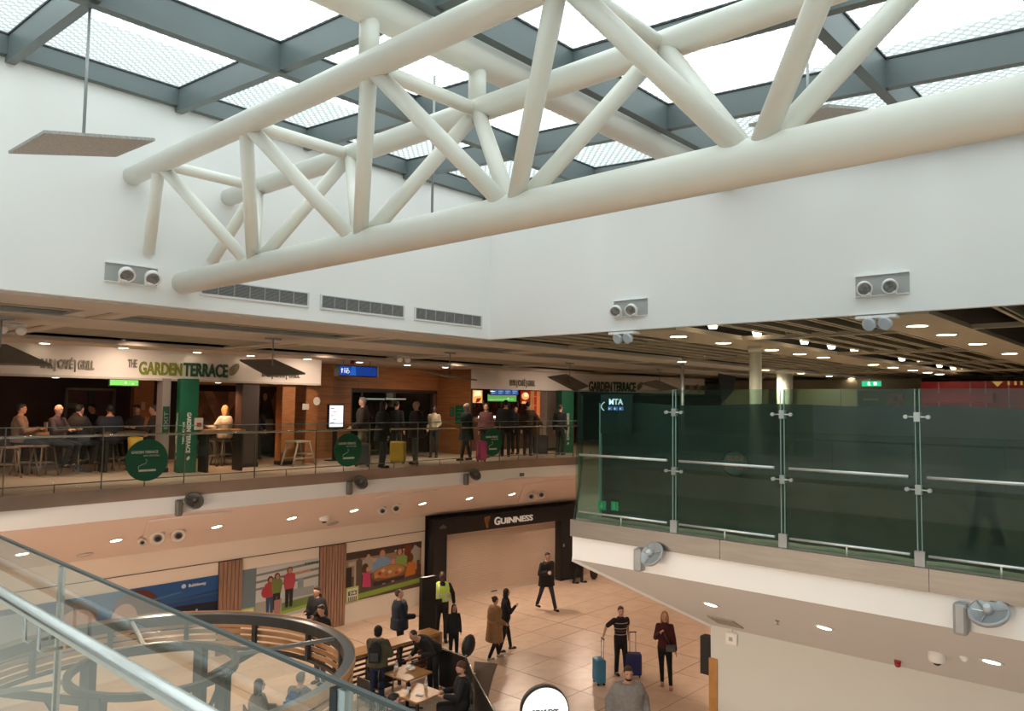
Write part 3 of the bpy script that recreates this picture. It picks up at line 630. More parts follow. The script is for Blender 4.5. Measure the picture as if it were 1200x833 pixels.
ob('conduit', MB().tube([(RW - .03, p.y, p.z + .1), (RW - .03, p.y, 2.8)], .012, 8), WHITE, wa)
struct('trim_7', MB().bb(RW - .03, RW + .06, 5.98, 6.12, 0, 2.25), mat('orange_wood', (.52, .25, .07), .5, noise=.2, scale=6))
p = az(828, 752, 1.2); tag(ob('wall_speaker', MB().bb(RW + .02, RW + .18, 6.13, 6.3, 1.95, 2.55), BLACK), 'black wall box beside the orange wood jamb', 'speaker')
# twin uplights clipped under the right wall, below the recesses
for (px, py), lab in (((732, 394), 'white twin clip lamp below the right wall near the corner'), ((1030, 376), 'white twin clip lamp below the right wall above the screen')):
    p = ax(px, py, XW + .02); r = empty('twin_clip_lamp', lab, 'spotlight', 'twin clip lamps under the right wall edge', loc=tuple(p))
    ob('mounting_bar', MB().bb(XW - .06, XW + .12, p.y - .22, p.y + .26, 7.44, 7.475), WHITE, r)
    for dy in (.10, -.09):
        M = look((-.9, .2, -.35)); c = (XW - .02, p.y + dy, 7.37)
        ob('lamp_head', MB().lathe([(.03, -.08), (.075, -.04), (.085, .03), (.07, .035)], 20, M, c), mat('lamp_blue_grey', (.55, .60, .68), .4), r)
# ================================================================ UPPER CEILING DOWNLIGHTS
POW = {'downlights in the nearest ceiling strip': 120, 'downlights in the middle ceiling strip': 100, 'downlights in the far ceiling strip': 170, 'downlights in the board over the shopfronts': 55}
def downlight(p, label, grp, s=.14, m=None, housing=False):
    r = empty('ceiling_downlight', label, 'downlight', grp, loc=tuple(p))
    ob('trim_ring', MB().lathe([(s + .02, .0), (s + .02, -.012), (s, -.016)], 24, None, p), WHITE, r)
    ob('lens', MB().lathe([(s - .01, -.018), (s - .01, -.012)], 24, None, p), m or LENSN, r)
    if p[0] < 27.5: spot('lamp_beam', (p[0], p[1], p[2] - .05), (p[0], p[1] - (2.2 if 'board' in grp else 0), 4.6), (POW.get(grp, 0)), NEUT if m is None else WARM, 125 if 'board' in grp else 150, .9, .08, r)
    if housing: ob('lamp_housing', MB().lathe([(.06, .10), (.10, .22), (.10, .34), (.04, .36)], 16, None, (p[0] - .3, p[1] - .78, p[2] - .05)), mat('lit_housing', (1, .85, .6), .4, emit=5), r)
for k, x in enumerate([11.64, 13.25, 15.39, 18.35, 21.4, 24.5]): downlight((x, 2.96, 7.47), f'{ORD[k]} downlight from the left in the nearest ceiling strip', 'downlights in the nearest ceiling strip')
for k, x in enumerate([11.25, 12.84, 14.93, 16.36, 17.74, 21.27, 22.98, 24.93, 26.55, 28.0]): downlight((x, 6.48, 7.47), f'{ORD[k]} downlight from the left in the middle ceiling strip', 'downlights in the middle ceiling strip', housing=True)
for k, x in enumerate([17.7, 22.8, 25.6, 28.2, 30.5, 32.2]): downlight((x, 10.1, 7.47), f'{ORD[k]} downlight from the left in the far ceiling strip', 'downlights in the far ceiling strip', .12, housing=True)
bx_ = [(50, 402), (137, 408), (218, 413.5), (282, 417), (347, 421), (398, 425), (460, 428), (507, 430.5), (637, 437)]
for k, (px, py) in enumerate(bx_):
    p = az(px, py, 7.42); p.y = min(max(p.y, 16.75), 17.4); downlight((p.x, p.y, 7.42), f'{ORD[k]} oval downlight from the left above the shop signs', 'downlights in the board over the shopfronts', .10, LENS)
p = az(357, 425, 7.42); tag(ob('ceiling_alarm', MB().lathe([(.05, 0), (.06, -.07), (.04, -.10)], 14, None, (p.x, 17.0, 7.42)), redm), 'small red alarm under the ceiling board beside dark panel', 'alarm')
# ================================================================ COLUMNS
YEL = mat('column_cream', (.70, .70, .60), .5, noise=.02)
for (x, y, r_, lab) in ((14.1, 6.45, .115, 'slim white round column rising behind the glass screen'), (23.4, 9.75, .235, 'thicker white round column right of the slim one'), (18.6, 10.6, .045, 'very thin grey pole left of the columns')):
    r = empty('round_column', lab, 'column', loc=(x, y, ZU)); ob('shaft', MB().lathe([(r_, ZU), (r_, 7.4)], 32, None, (x, y, 0)), YEL if r_ > .1 else GREYF, r)
    ob('capital', MB().lathe([(r_ * 1.12, 7.36), (r_ * 1.25, 7.47)], 32, None, (x, y, 0)), YEL if r_ > .1 else GREYF, r)
q = az(852, 438, 7.4); p = wall_pt(858, 455, (19.5, 10.9), radians(-45))
sp = MB().solid([(19.2, 11.3, 6.75), (19.8, 10.65, 6.9), (20.35, 10.1, 6.75), (19.9, 10.55, 6.3)], .3)
c0 = wall_pt(842, 437, (20, 11), radians(-48)); c1 = wall_pt(862, 441, (20, 11), radians(-48)); c2 = wall_pt(861, 456, (20, 11), radians(-48)); c3 = wall_pt(846, 473, (20, 11), radians(-48))
tag(ob('hanging_drape', MB().solid([c0, c1, c2, c3], .06), BLACK), 'black hanging cloth behind the thin pole', 'drape')
# ================================================================ SHOPFRONTS ON THE UPPER GALLERY
YF = 17.7; YB = 19.28
FA, FB, FC_ = Vector((17.54, 17.7, 0)), Vector((21.3, 16.75, 0)), Vector((28.0, 14.95, 0))
def fascia_lights(): pass
struct('wall_fascia', MB().bb(-8, 11.85, YF, YF + .25, 6.78, 7.42), FASC)
struct('trim_8', MB().bb(-8, 11.85, YF - .02, YF + .27, 6.74, 6.785), mat('fascia_edge', (.5, .44, .38), .5))
for A, B in ((FA, FB), (FB, FC_)):
    struct('wall_fascia', MB().solid([(A.x, A.y, 6.79), (B.x, B.y, 6.79), (B.x, B.y, 7.42), (A.x, A.y, 7.42)], -.2), FASC)
ANG1 = math.atan2(FB.y - FA.y, FB.x - FA.x); ANG2 = math.atan2(FC_.y - FB.y, FC_.x - FB.x)
def letters(label, s, px0, px1, pyt, pyb, m, where, name='shop_lettering', root=None):
    """raised letters on a fascia: where is 'L' (left fascia) or 1/2 (angled far fascia)"""
    if where == 'L': p = ay(px0, pyb, YF - .03); q = ay(px1, pyb, YF - .03); t = ay(px0, pyt, YF - .03); rz = 0
    else:
        A, an = (FA, ANG1) if where == 1 else (FB, ANG2); nn = Vector((sin(an), -cos(an), 0)) * .03
        p = wall_pt(px0, pyb, A + nn, an); q = wall_pt(px1, pyb, A + nn, an); t = wall_pt(px0, pyt, A + nn, an); rz = an
    w = (Vector((q.x, q.y)) - Vector((p.x, p.y))).length; h = t.z - p.z
    o = ftext(name, s, w, h, (p.x, p.y, p.z), rz, m, root, .012, h * .045)
    if root is None: tag(o, label, 'sign')
    return o, p, q, h
def leaf(px0, px1, pyt, pyb, where, m, root):
    pts = []
    if where == 'L': f = lambda x, y: ay(x, y, YF - .04)
    else:
        A, an = (FA, ANG1) if where == 1 else (FB, ANG2); nn = Vector((sin(an), -cos(an), 0)) * .04; f = lambda x, y: wall_pt(x, y, A + nn, an)
    for k in range(14):
        a = 2 * pi * k / 14; r = 1 - .35 * abs(sin(a * .5 + .8)) ** 6
        u = cos(a); v = sin(a) * .5; c, s_ = cos(-.95), sin(-.95); X = u * c - v * s_; Y = u * s_ + v * c
        pts.append(f((px0 + px1) / 2 + X * (px1 - px0) * .62, (pyt + pyb) / 2 + Y * (pyb - pyt) * .52))
    n = Vector((0, -.02, 0)); vs = pts + [p + n for p in pts]; k = len(pts)
    ob('leaf_emblem', MB().add(vs, [tuple(range(k)), tuple(range(k, 2 * k))[::-1]] + [(i, (i + 1) % k, k + (i + 1) % k, k + i) for i in range(k)]), m, root)
    a, b = pts[0] + n * 1.3, pts[7] + n * 1.3; ob('leaf_vein', MB().tube([a, b], .008, 5), OLIVE, root)
letters('taupe BAR CAFÉ GRILL lettering at far left of the fascia', 'BAR | CAFÉ | GRILL', 47, 110, 420, 430.5, TAUPE, 'L')
gt = empty('shop_sign', 'large THE GARDEN TERRACE lettering with leaf on the left fascia', 'sign', loc=tuple(ay(215, 430, YF)))
letters('', 'THE', 150, 160.5, 421, 430, TAUPE, 'L', 'small_word', gt); letters('', 'GARDEN', 162.5, 213, 423.5, 438, OLIVE, 'L', 'olive_word', gt); letters('', 'TERRACE', 215, 267, 425, 440, DKGREEN, 'L', 'dark_green_word', gt)
leaf(268, 281, 425, 441, 'L', TAUPE, gt)
letters('taupe BAR CAFÉ GRILL lettering half behind the hanging panel', 'BAR | CAFÉ | GRILL', 307, 351, 433.5, 441, TAUPE, 'L')
letters('small BAR CAFÉ GRILL lettering above the bar screens', 'BAR | CAFÉ | GRILL', 598, 627, 445, 451.5, TAUPE, 1)
g2 = empty('shop_sign', 'distant GARDEN TERRACE lettering between two diamond panels', 'sign', loc=tuple(wall_pt(715, 452, FA, ANG1)))
letters('', 'GARDEN', 690, 717, 447, 458, mat('letter_deep', (.04, .045, .03), .5), 2, 'olive_word', g2); letters('', 'TERRACE', 718.5, 745, 447.5, 458, DKGREEN, 2, 'dark_green_word', g2)
leaf(746, 753, 447, 458, 2, TAUPE, g2)
letters('tiny BAR CAFÉ GRILL lettering at the far end of the fascia', 'BAR | CAFÉ | GRILL', 803, 828, 451, 456.5, TAUPE, 2)
# interior shell behind the openings
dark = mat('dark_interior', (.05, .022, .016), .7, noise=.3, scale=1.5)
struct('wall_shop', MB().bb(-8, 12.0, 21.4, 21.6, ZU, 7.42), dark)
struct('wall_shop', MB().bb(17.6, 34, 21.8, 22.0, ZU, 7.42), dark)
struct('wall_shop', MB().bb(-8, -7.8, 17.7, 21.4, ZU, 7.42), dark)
# planked wood wall with glazed lobby opening
ww = empty('wall_wood', kind='structure')
zo = ay(460, 458.5, YB).z; xo0 = ay(411, 480, YB).x; xl_ = 11.85
n = 0; z = ZU
while z < 7.42 - .01:
    z1 = min(z + .231, 7.42)
    x = xl_ - (n % 2) * .6
    while x < 17.54:
        xa, xb = max(x, xl_), min(x + 1.5, 17.54)
        if xb - xa > .1:
            segs = [(xa, xb)] if z >= zo - .02 else [(xa, min(xb, xo0))]
            for (sa, sb) in segs:
                if sb - sa > .06: ob('plank', MB().bb(sa + .003, sb - .003, YB - .02 - random.random() * .002, YB, z + .003, z1 - .003), WOODH, ww)
        x += 1.5
    n += 1; z = z1
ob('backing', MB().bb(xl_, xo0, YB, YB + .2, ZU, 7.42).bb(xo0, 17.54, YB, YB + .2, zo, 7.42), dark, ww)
rw = empty('wall_wood', kind='structure')
z = ZU
while z < 7.41:
    z1 = min(z + .231, 7.42); ob('plank', MB().bb(17.50, 17.53, YF, YB, z + .003, z1 - .003), WOODH, rw); z = z1
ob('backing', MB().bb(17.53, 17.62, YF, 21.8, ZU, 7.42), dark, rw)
# glazed lobby
lob = empty('window_2', kind='structure')
ob('pane', MB().bb(xo0, 17.5, YB + .12, YB + .13, ZU, zo), glassmat('dark_shop_glass', (.5, .53, .5), 1.6), lob)
for px in (411, 423, 505, 527):
    x = ay(px, 480, YB + .1).x; ob('mullion', MB().bb(x - .03, x + .03, YB + .06, YB + .14, ZU, zo), BROWNB, lob)
ob('head_rail', MB().bb(xo0, 17.5, YB + .04, YB + .14, zo - .05, zo), BROWNB, lob)
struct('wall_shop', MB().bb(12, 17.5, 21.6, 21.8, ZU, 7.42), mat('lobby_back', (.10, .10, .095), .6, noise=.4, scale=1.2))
dx0, dx1 = ay(507, 480, YB + .05).x, ay(527, 480, YB + .05).x
struct('door_1', MB().bb(dx0, dx1, YB + .04, YB + .10, ZU, zo - .05), mat('brown_door', (.12, .055, .035), .4, noise=.2))
for px, py, w_, h_, m_, lab in ((440, 467.5, .38, .05, mat('strip_lit', (.85, .8, .7), .5, emit=1.2), 'left pale strip light inside the dark lobby window'), (464, 467.5, .42, .05, MATS['strip_lit'], 'right pale strip light inside the dark lobby window')):
    p = ay(px, py, 20.6); tag(ob('strip_light', MB().bb(p.x - w_, p.x + w_, 20.58, 20.62, p.z - h_ / 2, p.z + h_ / 2), m_), lab, 'light')
# left openings: posts, door, posters
def yrect(px0, py0, px1, py1, y): a = ay(px0, py0, y); b = ay(px1, py1, y); return a.x, b.x, b.z, a.z
def slab(px0, py0, px1, py1, y, th, m, name, label=None, cat=None, group=None, parent=None, kind=None):
    x0, x1, z0, z1 = yrect(px0, py0, px1, py1, y); z0 = max(z0, ZU); o = ob(name, MB().bb(x0, x1, y, y + th, z0, z1), m, parent)
    return tag(o, label, cat, group, kind)
d1 = empty('door_2', kind='structure')
slab(80, 457, 128, 560, 21.3, .06, mat('red_brown_door', (.085, .028, .02), .5, noise=.2), 'door_leaf', parent=d1)
x0, x1, z0, z1 = yrect(77, 454, 131, 560, 21.25)
ob('door_frame', MB().bb(x0, x0 + .06, 21.22, 21.3, ZU, z1).bb(x1 - .06, x1, 21.22, 21.3, ZU, z1).bb(x0, x1, 21.22, 21.3, z1 - .06, z1), mat('door_metal', (.22, .17, .14), .4, .3), d1)
slab(104, 458, 106, 560, 21.24, .02, SLATED, 'meeting_stile', parent=d1)
slab(80, 472, 90, 478, 21.23, .02, TAUPE, 'door_plate', parent=d1)
struct('wall_shop', MB().bb(*yrect(158, 441, 176, 560, 20.2)[:2], 20.2, 20.4, ZU, 7.42), WOOD)
slab(166, 471, 170, 480, 20.15, .03, mat('notice_tan', (.5, .33, .2), .6), 'wall_notice', 'small pale notice on the wood strip inside the bar', 'notice')
def post(px0, px1, y, d, m, name, label, cat, z1=6.79):
    x0, x1 = ay(px0, 500, y).x, ay(px1, 500, y).x
    r = empty(name, label, cat, loc=((x0 + x1) / 2, y, ZU)); ob('shaft', MB().bb(x0, x1, y, y + d, ZU, z1), m, r); ob('base_collar', MB().bb(x0 - .01, x1 + .01, y - .01, y + d + .01, ZU, ZU + .1), BLACK, r); return r, x0, x1
GREYP = mat('grey_post', (.26, .22, .20), .6)
r, x0, x1 = post(189, 198.5, YF - .05, .3, GREYP, 'square_post', 'grey square post left of the left green column', 'post')
ob('green_plate', MB().bb(x0 + .02, x1 - .02, YF - .065, YF - .05, 5.55, 6.15), mat('plate_green', (.01, .055, .03), .5), r)
t_ = ftext('plate_lettering', 'EXIT', .4, .09, (x1 - .05, YF - .07, 5.62), 0, mat('plate_letter', (.25, .3, .25), .5), r, .002, 0, ry=-pi / 2)
def green_column(x, y, s, rot, lab, pa=6.79):
    r = empty('green_column', lab, 'column', 'square green branded columns', loc=(x, y, ZU))
    M = Matrix.Rotation(rot, 3, 'Z')
    ob('shaft', MB().box((x, y, (ZU + pa) / 2), (s, s, pa - ZU), M=M), GREEN, r)
    for side, off in (((0, -1), -.03), ((-1, 0), .03)):
        n = M @ Vector((side[0], side[1], 0)); tdir = Vector((-n.y, n.x, 0)); rz = math.atan2(tdir.y, tdir.x)
        c = Vector((x, y, 0)) + n * (s / 2 + .006)
        # upright lettering reading downwards
        o = ftext('column_lettering', 'GARDEN TERRACE', .92, .085, (c.x - tdir.x * .03, c.y - tdir.y * .03, 6.02), 0, GREENL, r, .002, .005)
        o.rotation_euler = (Matrix((Vector((0, 0, -1)), tdir, n)).transposed()).to_euler()
        o = ftext('column_lettering', 'BAR CAFÉ GRILL', .5, .045, (c.x - tdir.x * .12, c.y - tdir.y * .12, 5.8), 0, GREENL, r, .002, .002)
        o.rotation_euler = (Matrix((Vector((0, 0, -1)), tdir, n)).transposed()).to_euler()
        lf = MB().ell((0, 0, 0), (.03, .05, .004)); Mx = Matrix((tdir, Vector((0, 0, 1)), -n)).transposed() @ Matrix.Rotation(-.5, 3, 'Z')
        lf.v = [tuple(Mx @ Vector(v) + Vector((c.x, c.y, 4.98)) + tdir * .02) for v in lf.v]; ob('leaf_mark', lf, GREENL, r)
    return r
green_column(8.1, 17.45, .40, radians(-14), 'green square column with white lettering, left bar entrance')
green_column(21.0, 16.55, .46, radians(-26), 'green square column with white lettering, beside the glass screen corner', 6.8)
post(283, 303, YF + .1, .35, mat('dark_brown_post', (.05, .03, .025), .5), 'square_post', 'dark brown post between the two leafy bar posters', 'post')
post(330, 345, YF + .15, .3, WOOD, 'square_post', 'wooden post right of the narrow poster opening', 'post')
x0, x1 = ay(358, 500, YF + .3).x, ay(376, 500, YF + .3).x
struct('wall_wood', MB().bb(x0, 11.95, YF + .3, YF + .36, ZU, 6.8), WOOD)
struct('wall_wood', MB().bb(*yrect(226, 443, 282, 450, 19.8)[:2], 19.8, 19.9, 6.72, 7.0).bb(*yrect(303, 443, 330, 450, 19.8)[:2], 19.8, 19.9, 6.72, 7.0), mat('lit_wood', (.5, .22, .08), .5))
p = ay(371, 470, YF + .28); tag(ob('round_notice', MB().lathe([(.11, 0), (.11, .012)], 24, look((0, -1, 0)), p), mat('notice_white', (.6, .55, .48), .6)), 'round white notice on wood beside the display stand', 'notice')
slab(354.5, 473, 362, 480, YF + .27, .01, MATS['notice_white'], 'wall_notice', 'small white square notice left of the round notice', 'notice')
# green television and other glowing boxes
def framed(px0, py0, px1, py1, y, name, label, cat, base, prints, fr=SLATED, emit=0, group=None, th=.04):
    x0, x1, z0, z1 = yrect(px0, py0, px1, py1, y); r = empty(name, label, cat, group, loc=((x0 + x1) / 2, y, z0))
    ob('casing', MB().bb(x0 - .02, x1 + .02, y, y + th, z0 - .02, z1 + .02), fr, r)
    ob('face', MB().bb(x0, x1, y - .004, y, z0, z1), base, r)
    for k, (nm, m, pts) in enumerate(prints):
        yy = y - .006 - .002 * k
        ob(nm, MB().add([(x0 + u * (x1 - x0), yy, z0 + v * (z1 - z0)) for u, v in pts], [tuple(range(len(pts)))]), m, r)
    return r
def E_(n, c, e): return mat(n, c, .5, emit=e)
def circ(u, v, ru, rv, n=14): return [(u + ru * cos(2 * pi * k / n), v + rv * sin(2 * pi * k / n)) for k in range(n)]
pitch = E_('tv_grass', (.12, .42, .08), .9)
framed(129, 444.5, 162, 452, YF - .0, 'television', 'green football screen under the left fascia', 'television', pitch, [('players', E_('tv_white', (.8, .9, .7), 1), circ(.55, .5, .03, .2)), ('players', MATS['tv_white'], circ(.8, .3, .03, .15))])
skin_p = mat('poster_skin', (.48, .24, .13), .6, noise=.4, scale=4); darkp = mat('poster_dark', (.10, .05, .03), .6)
framed(233, 458, 281, 507, 20.6, 'poster', 'large brown poster of hands behind the seated woman', 'poster', mat('poster_brown', (.26, .12, .06), .6, noise=.5, scale=3), [
    ('printed_arm', skin_p, [(.12, 1), (.32, 1), (.5, .62), (.58, .35), (.45, .2), (.36, .45), (.2, .75)]), ('printed_arm', skin_p, [(.7, 1), (.9, 1), (.85, .7), (.66, .42), (.55, .3), (.6, .5), (.68, .72)]),
    ('printed_shade', darkp, [(.1, .0), (.4, .0), (.35, .25), (.1, .5)]), ('printed_highlight', mat('poster_yellow', (.55, .42, .08), .6), [(.88, .55), (1, .6), (1, .9), (.9, .85)])], emit=.1)
framed(304, 452, 330, 510, 20.4, 'poster', 'narrow dark poster with a leaf emblem beside the brown post', 'poster', mat('poster_dark2', (.11, .06, .035), .6, noise=.5, scale=4), [
    ('printed_leaf', mat('print_leaf', (.62, .38, .2), .6), circ(.25, .78, .09, .08)), ('printed_hand', skin_p, [(.5, .7), (.7, .9), (.85, .8), (.8, .45), (.95, .3), (.7, .25)])])
# direction sign and display stand
x0, x1, z0, z1 = yrect(397.5, 427.5, 441, 442, 16.9)
ds = empty('direction_sign', 'blue hanging washroom direction sign with arrow and figures', 'sign', loc=((x0 + x1) / 2, 16.9, z0))
ob('case', MB().bb(x0, x1 + .03, 16.9, 17.12, z0, z1), BLACK, ds); ob('end_cap', MB().bb(x1 + .03, x1 + .07, 16.9, 17.12, z0, z1), mat('sign_cap', (.6, .58, .55), .4), ds)
ob('face', MB().bb(x0 + .02, x1, 16.893, 16.9, z0 + .02, z1 - .02), E_('sign_blue', (.006, .035, .22), 1.0), ds)
ob('bright_patch', MB().add([(x0 + .33, 16.891, z0 + .02), (x0 + .55, 16.891, z0 + .02), (x0 + .52, 16.891, z1 - .02), (x0 + .4, 16.891, z1 - .02)], [(0, 1, 2, 3)]), E_('sign_blue2', (.01, .09, .42), 1.0), ds)
wt = E_('sign_pict', (.7, .8, .9), .9); zc = (z0 + z1) / 2
ob('arrow', MB().bb(x0 + .075, x0 + .095, 16.885, 16.89, zc - .06, zc + .03).add([(x0 + .045, 16.885, zc + .02), (x0 + .125, 16.885, zc + .02), (x0 + .085, 16.885, zc + .07)], [(0, 1, 2)]), wt, ds)
for k, xx in enumerate((.17, .225)):
    ob('figure_mark', MB().bb(x0 + xx - .009, x0 + xx + .009, 16.885, 16.89, zc - .06, zc + .03).ell((x0 + xx, 16.888, zc + .055), (.014, .003, .014)), wt, ds)
ob('wheelchair_mark', MB().tube([(x0 + .275, 16.888, zc + .05), (x0 + .275, 16.888, zc - .0), (x0 + .31, 16.888, zc - .0), (x0 + .325, 16.888, zc - .045)], .008, 5).tube([(x0 + .275 + .035 * cos(a), 16.888, zc - .03 + .035 * sin(a)) for a in [pi * .6 + k * .45 for k in range(10)]], .006, 5).ell((x0 + .272, 16.888, zc + .065), (.012, .003, .012)), wt, ds)
ob('hanger', MB().tube([(x0 + .2, 17, z1), (x0 + .2, 17, 7.42)], .012, 6).tube([(x1 - .15, 17, z1), (x1 - .15, 17, 7.42)], .012, 6), GREYF, ds)
x0, x1, z0, z1 = yrect(386.5, 475, 401.5, 500, 18.3)
ks = empty('display_stand', 'white lit menu screen on a black stand before the wood wall', 'display', loc=((x0 + x1) / 2, 18.3, ZU))
ob('casing', MB().bb(x0 - .03, x1 + .03, 18.3, 18.38, z0 - .06, z1 + .04), BLACK, ks); ob('pedestal', MB().bb((x0 + x1) / 2 - .06, (x0 + x1) / 2 + .06, 18.32, 18.37, ZU, z0).bb(x0, x1, 18.2, 18.5, ZU, ZU + .02), BLACK, ks)
ob('screen', MB().bb(x0, x1, 18.294, 18.3, z0, z1), E_('menu_white', (.80, .84, .95), 1.1), ks)
mk = E_('menu_pink', (.7, .25, .3), .5); mg = E_('menu_grey', (.3, .32, .35), .4)
for k in range(5):
    zz = z1 - .07 - k * (z1 - z0 - .1) / 5; ob('menu_line', MB().bb(x0 + .03 + (.08 if k % 2 else 0), x0 + .15 + (.08 if k % 2 else 0), 18.29, 18.293, zz - .03, zz), mk if k % 2 else mg, ks)
# green notices on the wood return
for px0, px1, py0, py1, lab in ((534, 545, 475, 497, 'green notice with pale lines on the wood beside the lobby'), (528, 532, 477, 488, 'small narrow green notice left of the bigger one')):
    a = ax(px0, py0, 17.49); b = ax(px1, py1, 17.49)
    r = empty('green_notice', lab, 'notice', loc=tuple(b)); ob('board', MB().bb(17.475, 17.495, a.y, b.y, b.z, a.z), GREEN, r)
    g = MB()
    for k in range(4): zz = a.z - (k + 1) * (a.z - b.z) / 5; g.bb(17.47, 17.474, a.y * .8 + b.y * .2, a.y * .3 + b.y * .7, zz - .01, zz + .005)
    o = ob('text_lines', g, MATS['plate_letter'], r)
# ---- the bar with screens and bottles
YQ = 20.4
back = struct('wall_shop', MB().bb(17.7, 27, YQ + .25, YQ + .3, ZU, 6.9), mat('bar_back', (.09, .012, .008), .5, noise=.4, scale=3))
fire = E_('lit_poster', (.85, .42, .14), 1.0); fire2 = E_('lit_poster_hot', (1, .75, .4), 1.3); rd = E_('deep_red', (.35, .03, .02), .5)
framed(554, 457, 565, 472, YQ - .3, 'lit_poster', 'small glowing orange picture at the left end of the bar', 'picture', fire, [('bright_print', fire2, [(.1, .5), (.9, .6), (.8, .95), (.2, .9)]), ('dark_print', rd, [(.3, .0), (.7, .1), (.9, .4), (.4, .35)])])
framed(610, 458, 621, 473, YQ - .3, 'lit_poster', 'glowing orange picture right of the bar screens', 'picture', rd, [('bright_print', fire, circ(.5, .6, .4, .3)), ('bright_print', fire2, circ(.55, .7, .2, .15)), ('dark_print', fire, [(.1, .0), (.9, .0), (.8, .15), (.2, .2)])])
framed(571.5, 462, 605, 470.5, YQ - .25, 'television', 'wide green football screen above the bar', 'television', pitch, [('pitch_line', MATS['tv_white'], [(.05, .2), (.9, .35), (.9, .38), (.05, .24)]), ('stand', E_('tv_stand', (.3, .4, .2), .6), [(0, .75), (1, .75), (1, 1), (0, 1)]), ('players', MATS['tv_white'], circ(.7, .45, .02, .12))])
for k in range(4):
    framed(575 + 8.2 * k, 456.5, 582.4 + 8.2 * k, 462.5, YQ - .55, 'menu_screen', f'{ORD[k]} small blue menu screen from the left above the bar', 'screen', E_('menu_blue', (.05, .12, .36), .9), [('menu_text', E_('menu_light', (.3, .5, .8), .7), [(.15, .6), (.8, .6), (.8, .75), (.15, .75)]), ('menu_text', MATS['menu_light'], [(.15, .25), (.6, .25), (.6, .38), (.15, .38)])], group='blue menu screens above the bar')
sh = empty('bar_shelf', 'glowing wooden open shelf unit at the right end of the bar', 'shelf', loc=tuple(ay(631, 500, YQ - .3)))
x0, x1, z0, z1 = yrect(625, 458, 637, 500, YQ - .3)
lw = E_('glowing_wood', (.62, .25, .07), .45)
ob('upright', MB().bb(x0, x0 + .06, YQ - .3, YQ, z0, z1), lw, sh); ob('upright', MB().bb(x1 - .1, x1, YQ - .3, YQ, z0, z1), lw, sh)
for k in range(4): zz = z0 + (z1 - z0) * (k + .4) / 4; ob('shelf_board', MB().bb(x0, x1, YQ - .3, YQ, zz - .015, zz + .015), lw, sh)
ob('shelf_back', MB().bb(x0, x1, YQ, YQ + .02, z0, z1), rd, sh)
bs = empty('back_bar', 'dark red back bar with a white lit ledge behind the customers', 'bar', loc=tuple(ay(595, 520, YQ)))
x0, x1, z0, z1 = yrect(556, 487, 624, 490, YQ - .4)
ob('cabinet', MB().bb(x0, x1, YQ - .35, YQ, ZU, z0), darkp, bs)
ob('ledge', MB().bb(x0, x1, YQ - .4, YQ, z0, z0 + .05), mat('ledge_light', (.5, .45, .4), .4), bs)
ob('upper_ledge', MB().bb(x0, x1, YQ - .15, YQ, z0 + .38, z0 + .41), darkp, bs)
ob('lit_strip', MB().bb(x0 + .2, x0 + 1.1, YQ - .42, YQ - .40, z0 + .02, z0 + .1), E_('tap_light', (1, .95, .8), 2), bs)
bcols = [mat('bottle_amber', (.35, .12, .02), .15), mat('bottle_green', (.02, .12, .04), .15), mat('bottle_clear', (.5, .45, .4), .15), mat('bottle_red', (.3, .02, .02), .2)]
bme = [None] * 4
for c in range(4):
    me = MB().lathe([(.036, 0), (.036, .17), (.014, .22), (.013, .28)], 10).mesh('bottle'); me.materials.append(bcols[c]); bme[c] = me
for k in range(26):
    o = ob('bottle', bme[k % 4 if k % 5 else 3], None, None, (x0 + .06 + (x1 - x0 - .1) * k / 26, YQ - .08, z0 + .41)); tag(o, 'small spirit bottle in the row behind the bar', 'bottle', 'bottles on the back bar')
cb = empty('bar_counter', 'dark bar counter the customers stand at', 'counter', loc=(20, 19.3, ZU))
ob('front', MB().bb(18.0, 23.2, 19.1, 19.3, ZU, 5.7), darkp, cb); ob('counter_top', MB().bb(17.95, 23.25, 19.0, 19.45, 5.7, 5.75), mat('bar_top', (.13, .06, .03), .25), cb)
post(640, 655, 17.6, .3, GREYP, 'square_post', 'dark grey post left of the right green column', 'post')
# smoking signs on the far balustrade
for k, (px, py, lab) in enumerate(((172, 539, 'leftmost round green smoking sign on the balustrade'), (408, 527, 'middle round green smoking sign on the balustrade'), (577, 518, 'rightmost round green smoking sign, behind it pink luggage'))):
    p = ay(px, py, 15.15); y = yon(EDGE, p.x) + .02; p = ay(px, py, y); ang = 0
    r = empty('smoking_sign', lab, 'sign', 'round green smoking area signs', loc=tuple(p))
    ob('disc', MB().lathe([(.40, 0), (.40, .012)], 40, look((0, -1, 0)), p), GREEN, r)
    ftext('sign_lettering', 'GARDEN TERRACE', .50, .05, (p.x - .30, y - .018, p.z + .13), 0, GREENL, r, .002, .002)
    ftext('sign_lettering', 'BAR CAFÉ GRILL', .3, .03, (p.x - .07, y - .018, p.z + .07), 0, GREENL, r, .002, 0)
    ob('cigarette', MB().bb(p.x - .15, p.x + .17, y - .02, y - .013, p.z - .215, p.z - .175), GREENL, r)
    ob('smoke_line', MB().tube([(p.x - .16, y - .016, p.z - .16), (p.x - .15, y - .016, p.z - .11), (p.x - .08, y - .016, p.z - .08), (p.x - .02, y - .016, p.z - .06), (p.x - .0, y - .016, p.z - .01), (p.x - .03, y - .016, p.z + .02)], .006, 6), GREENL, r)
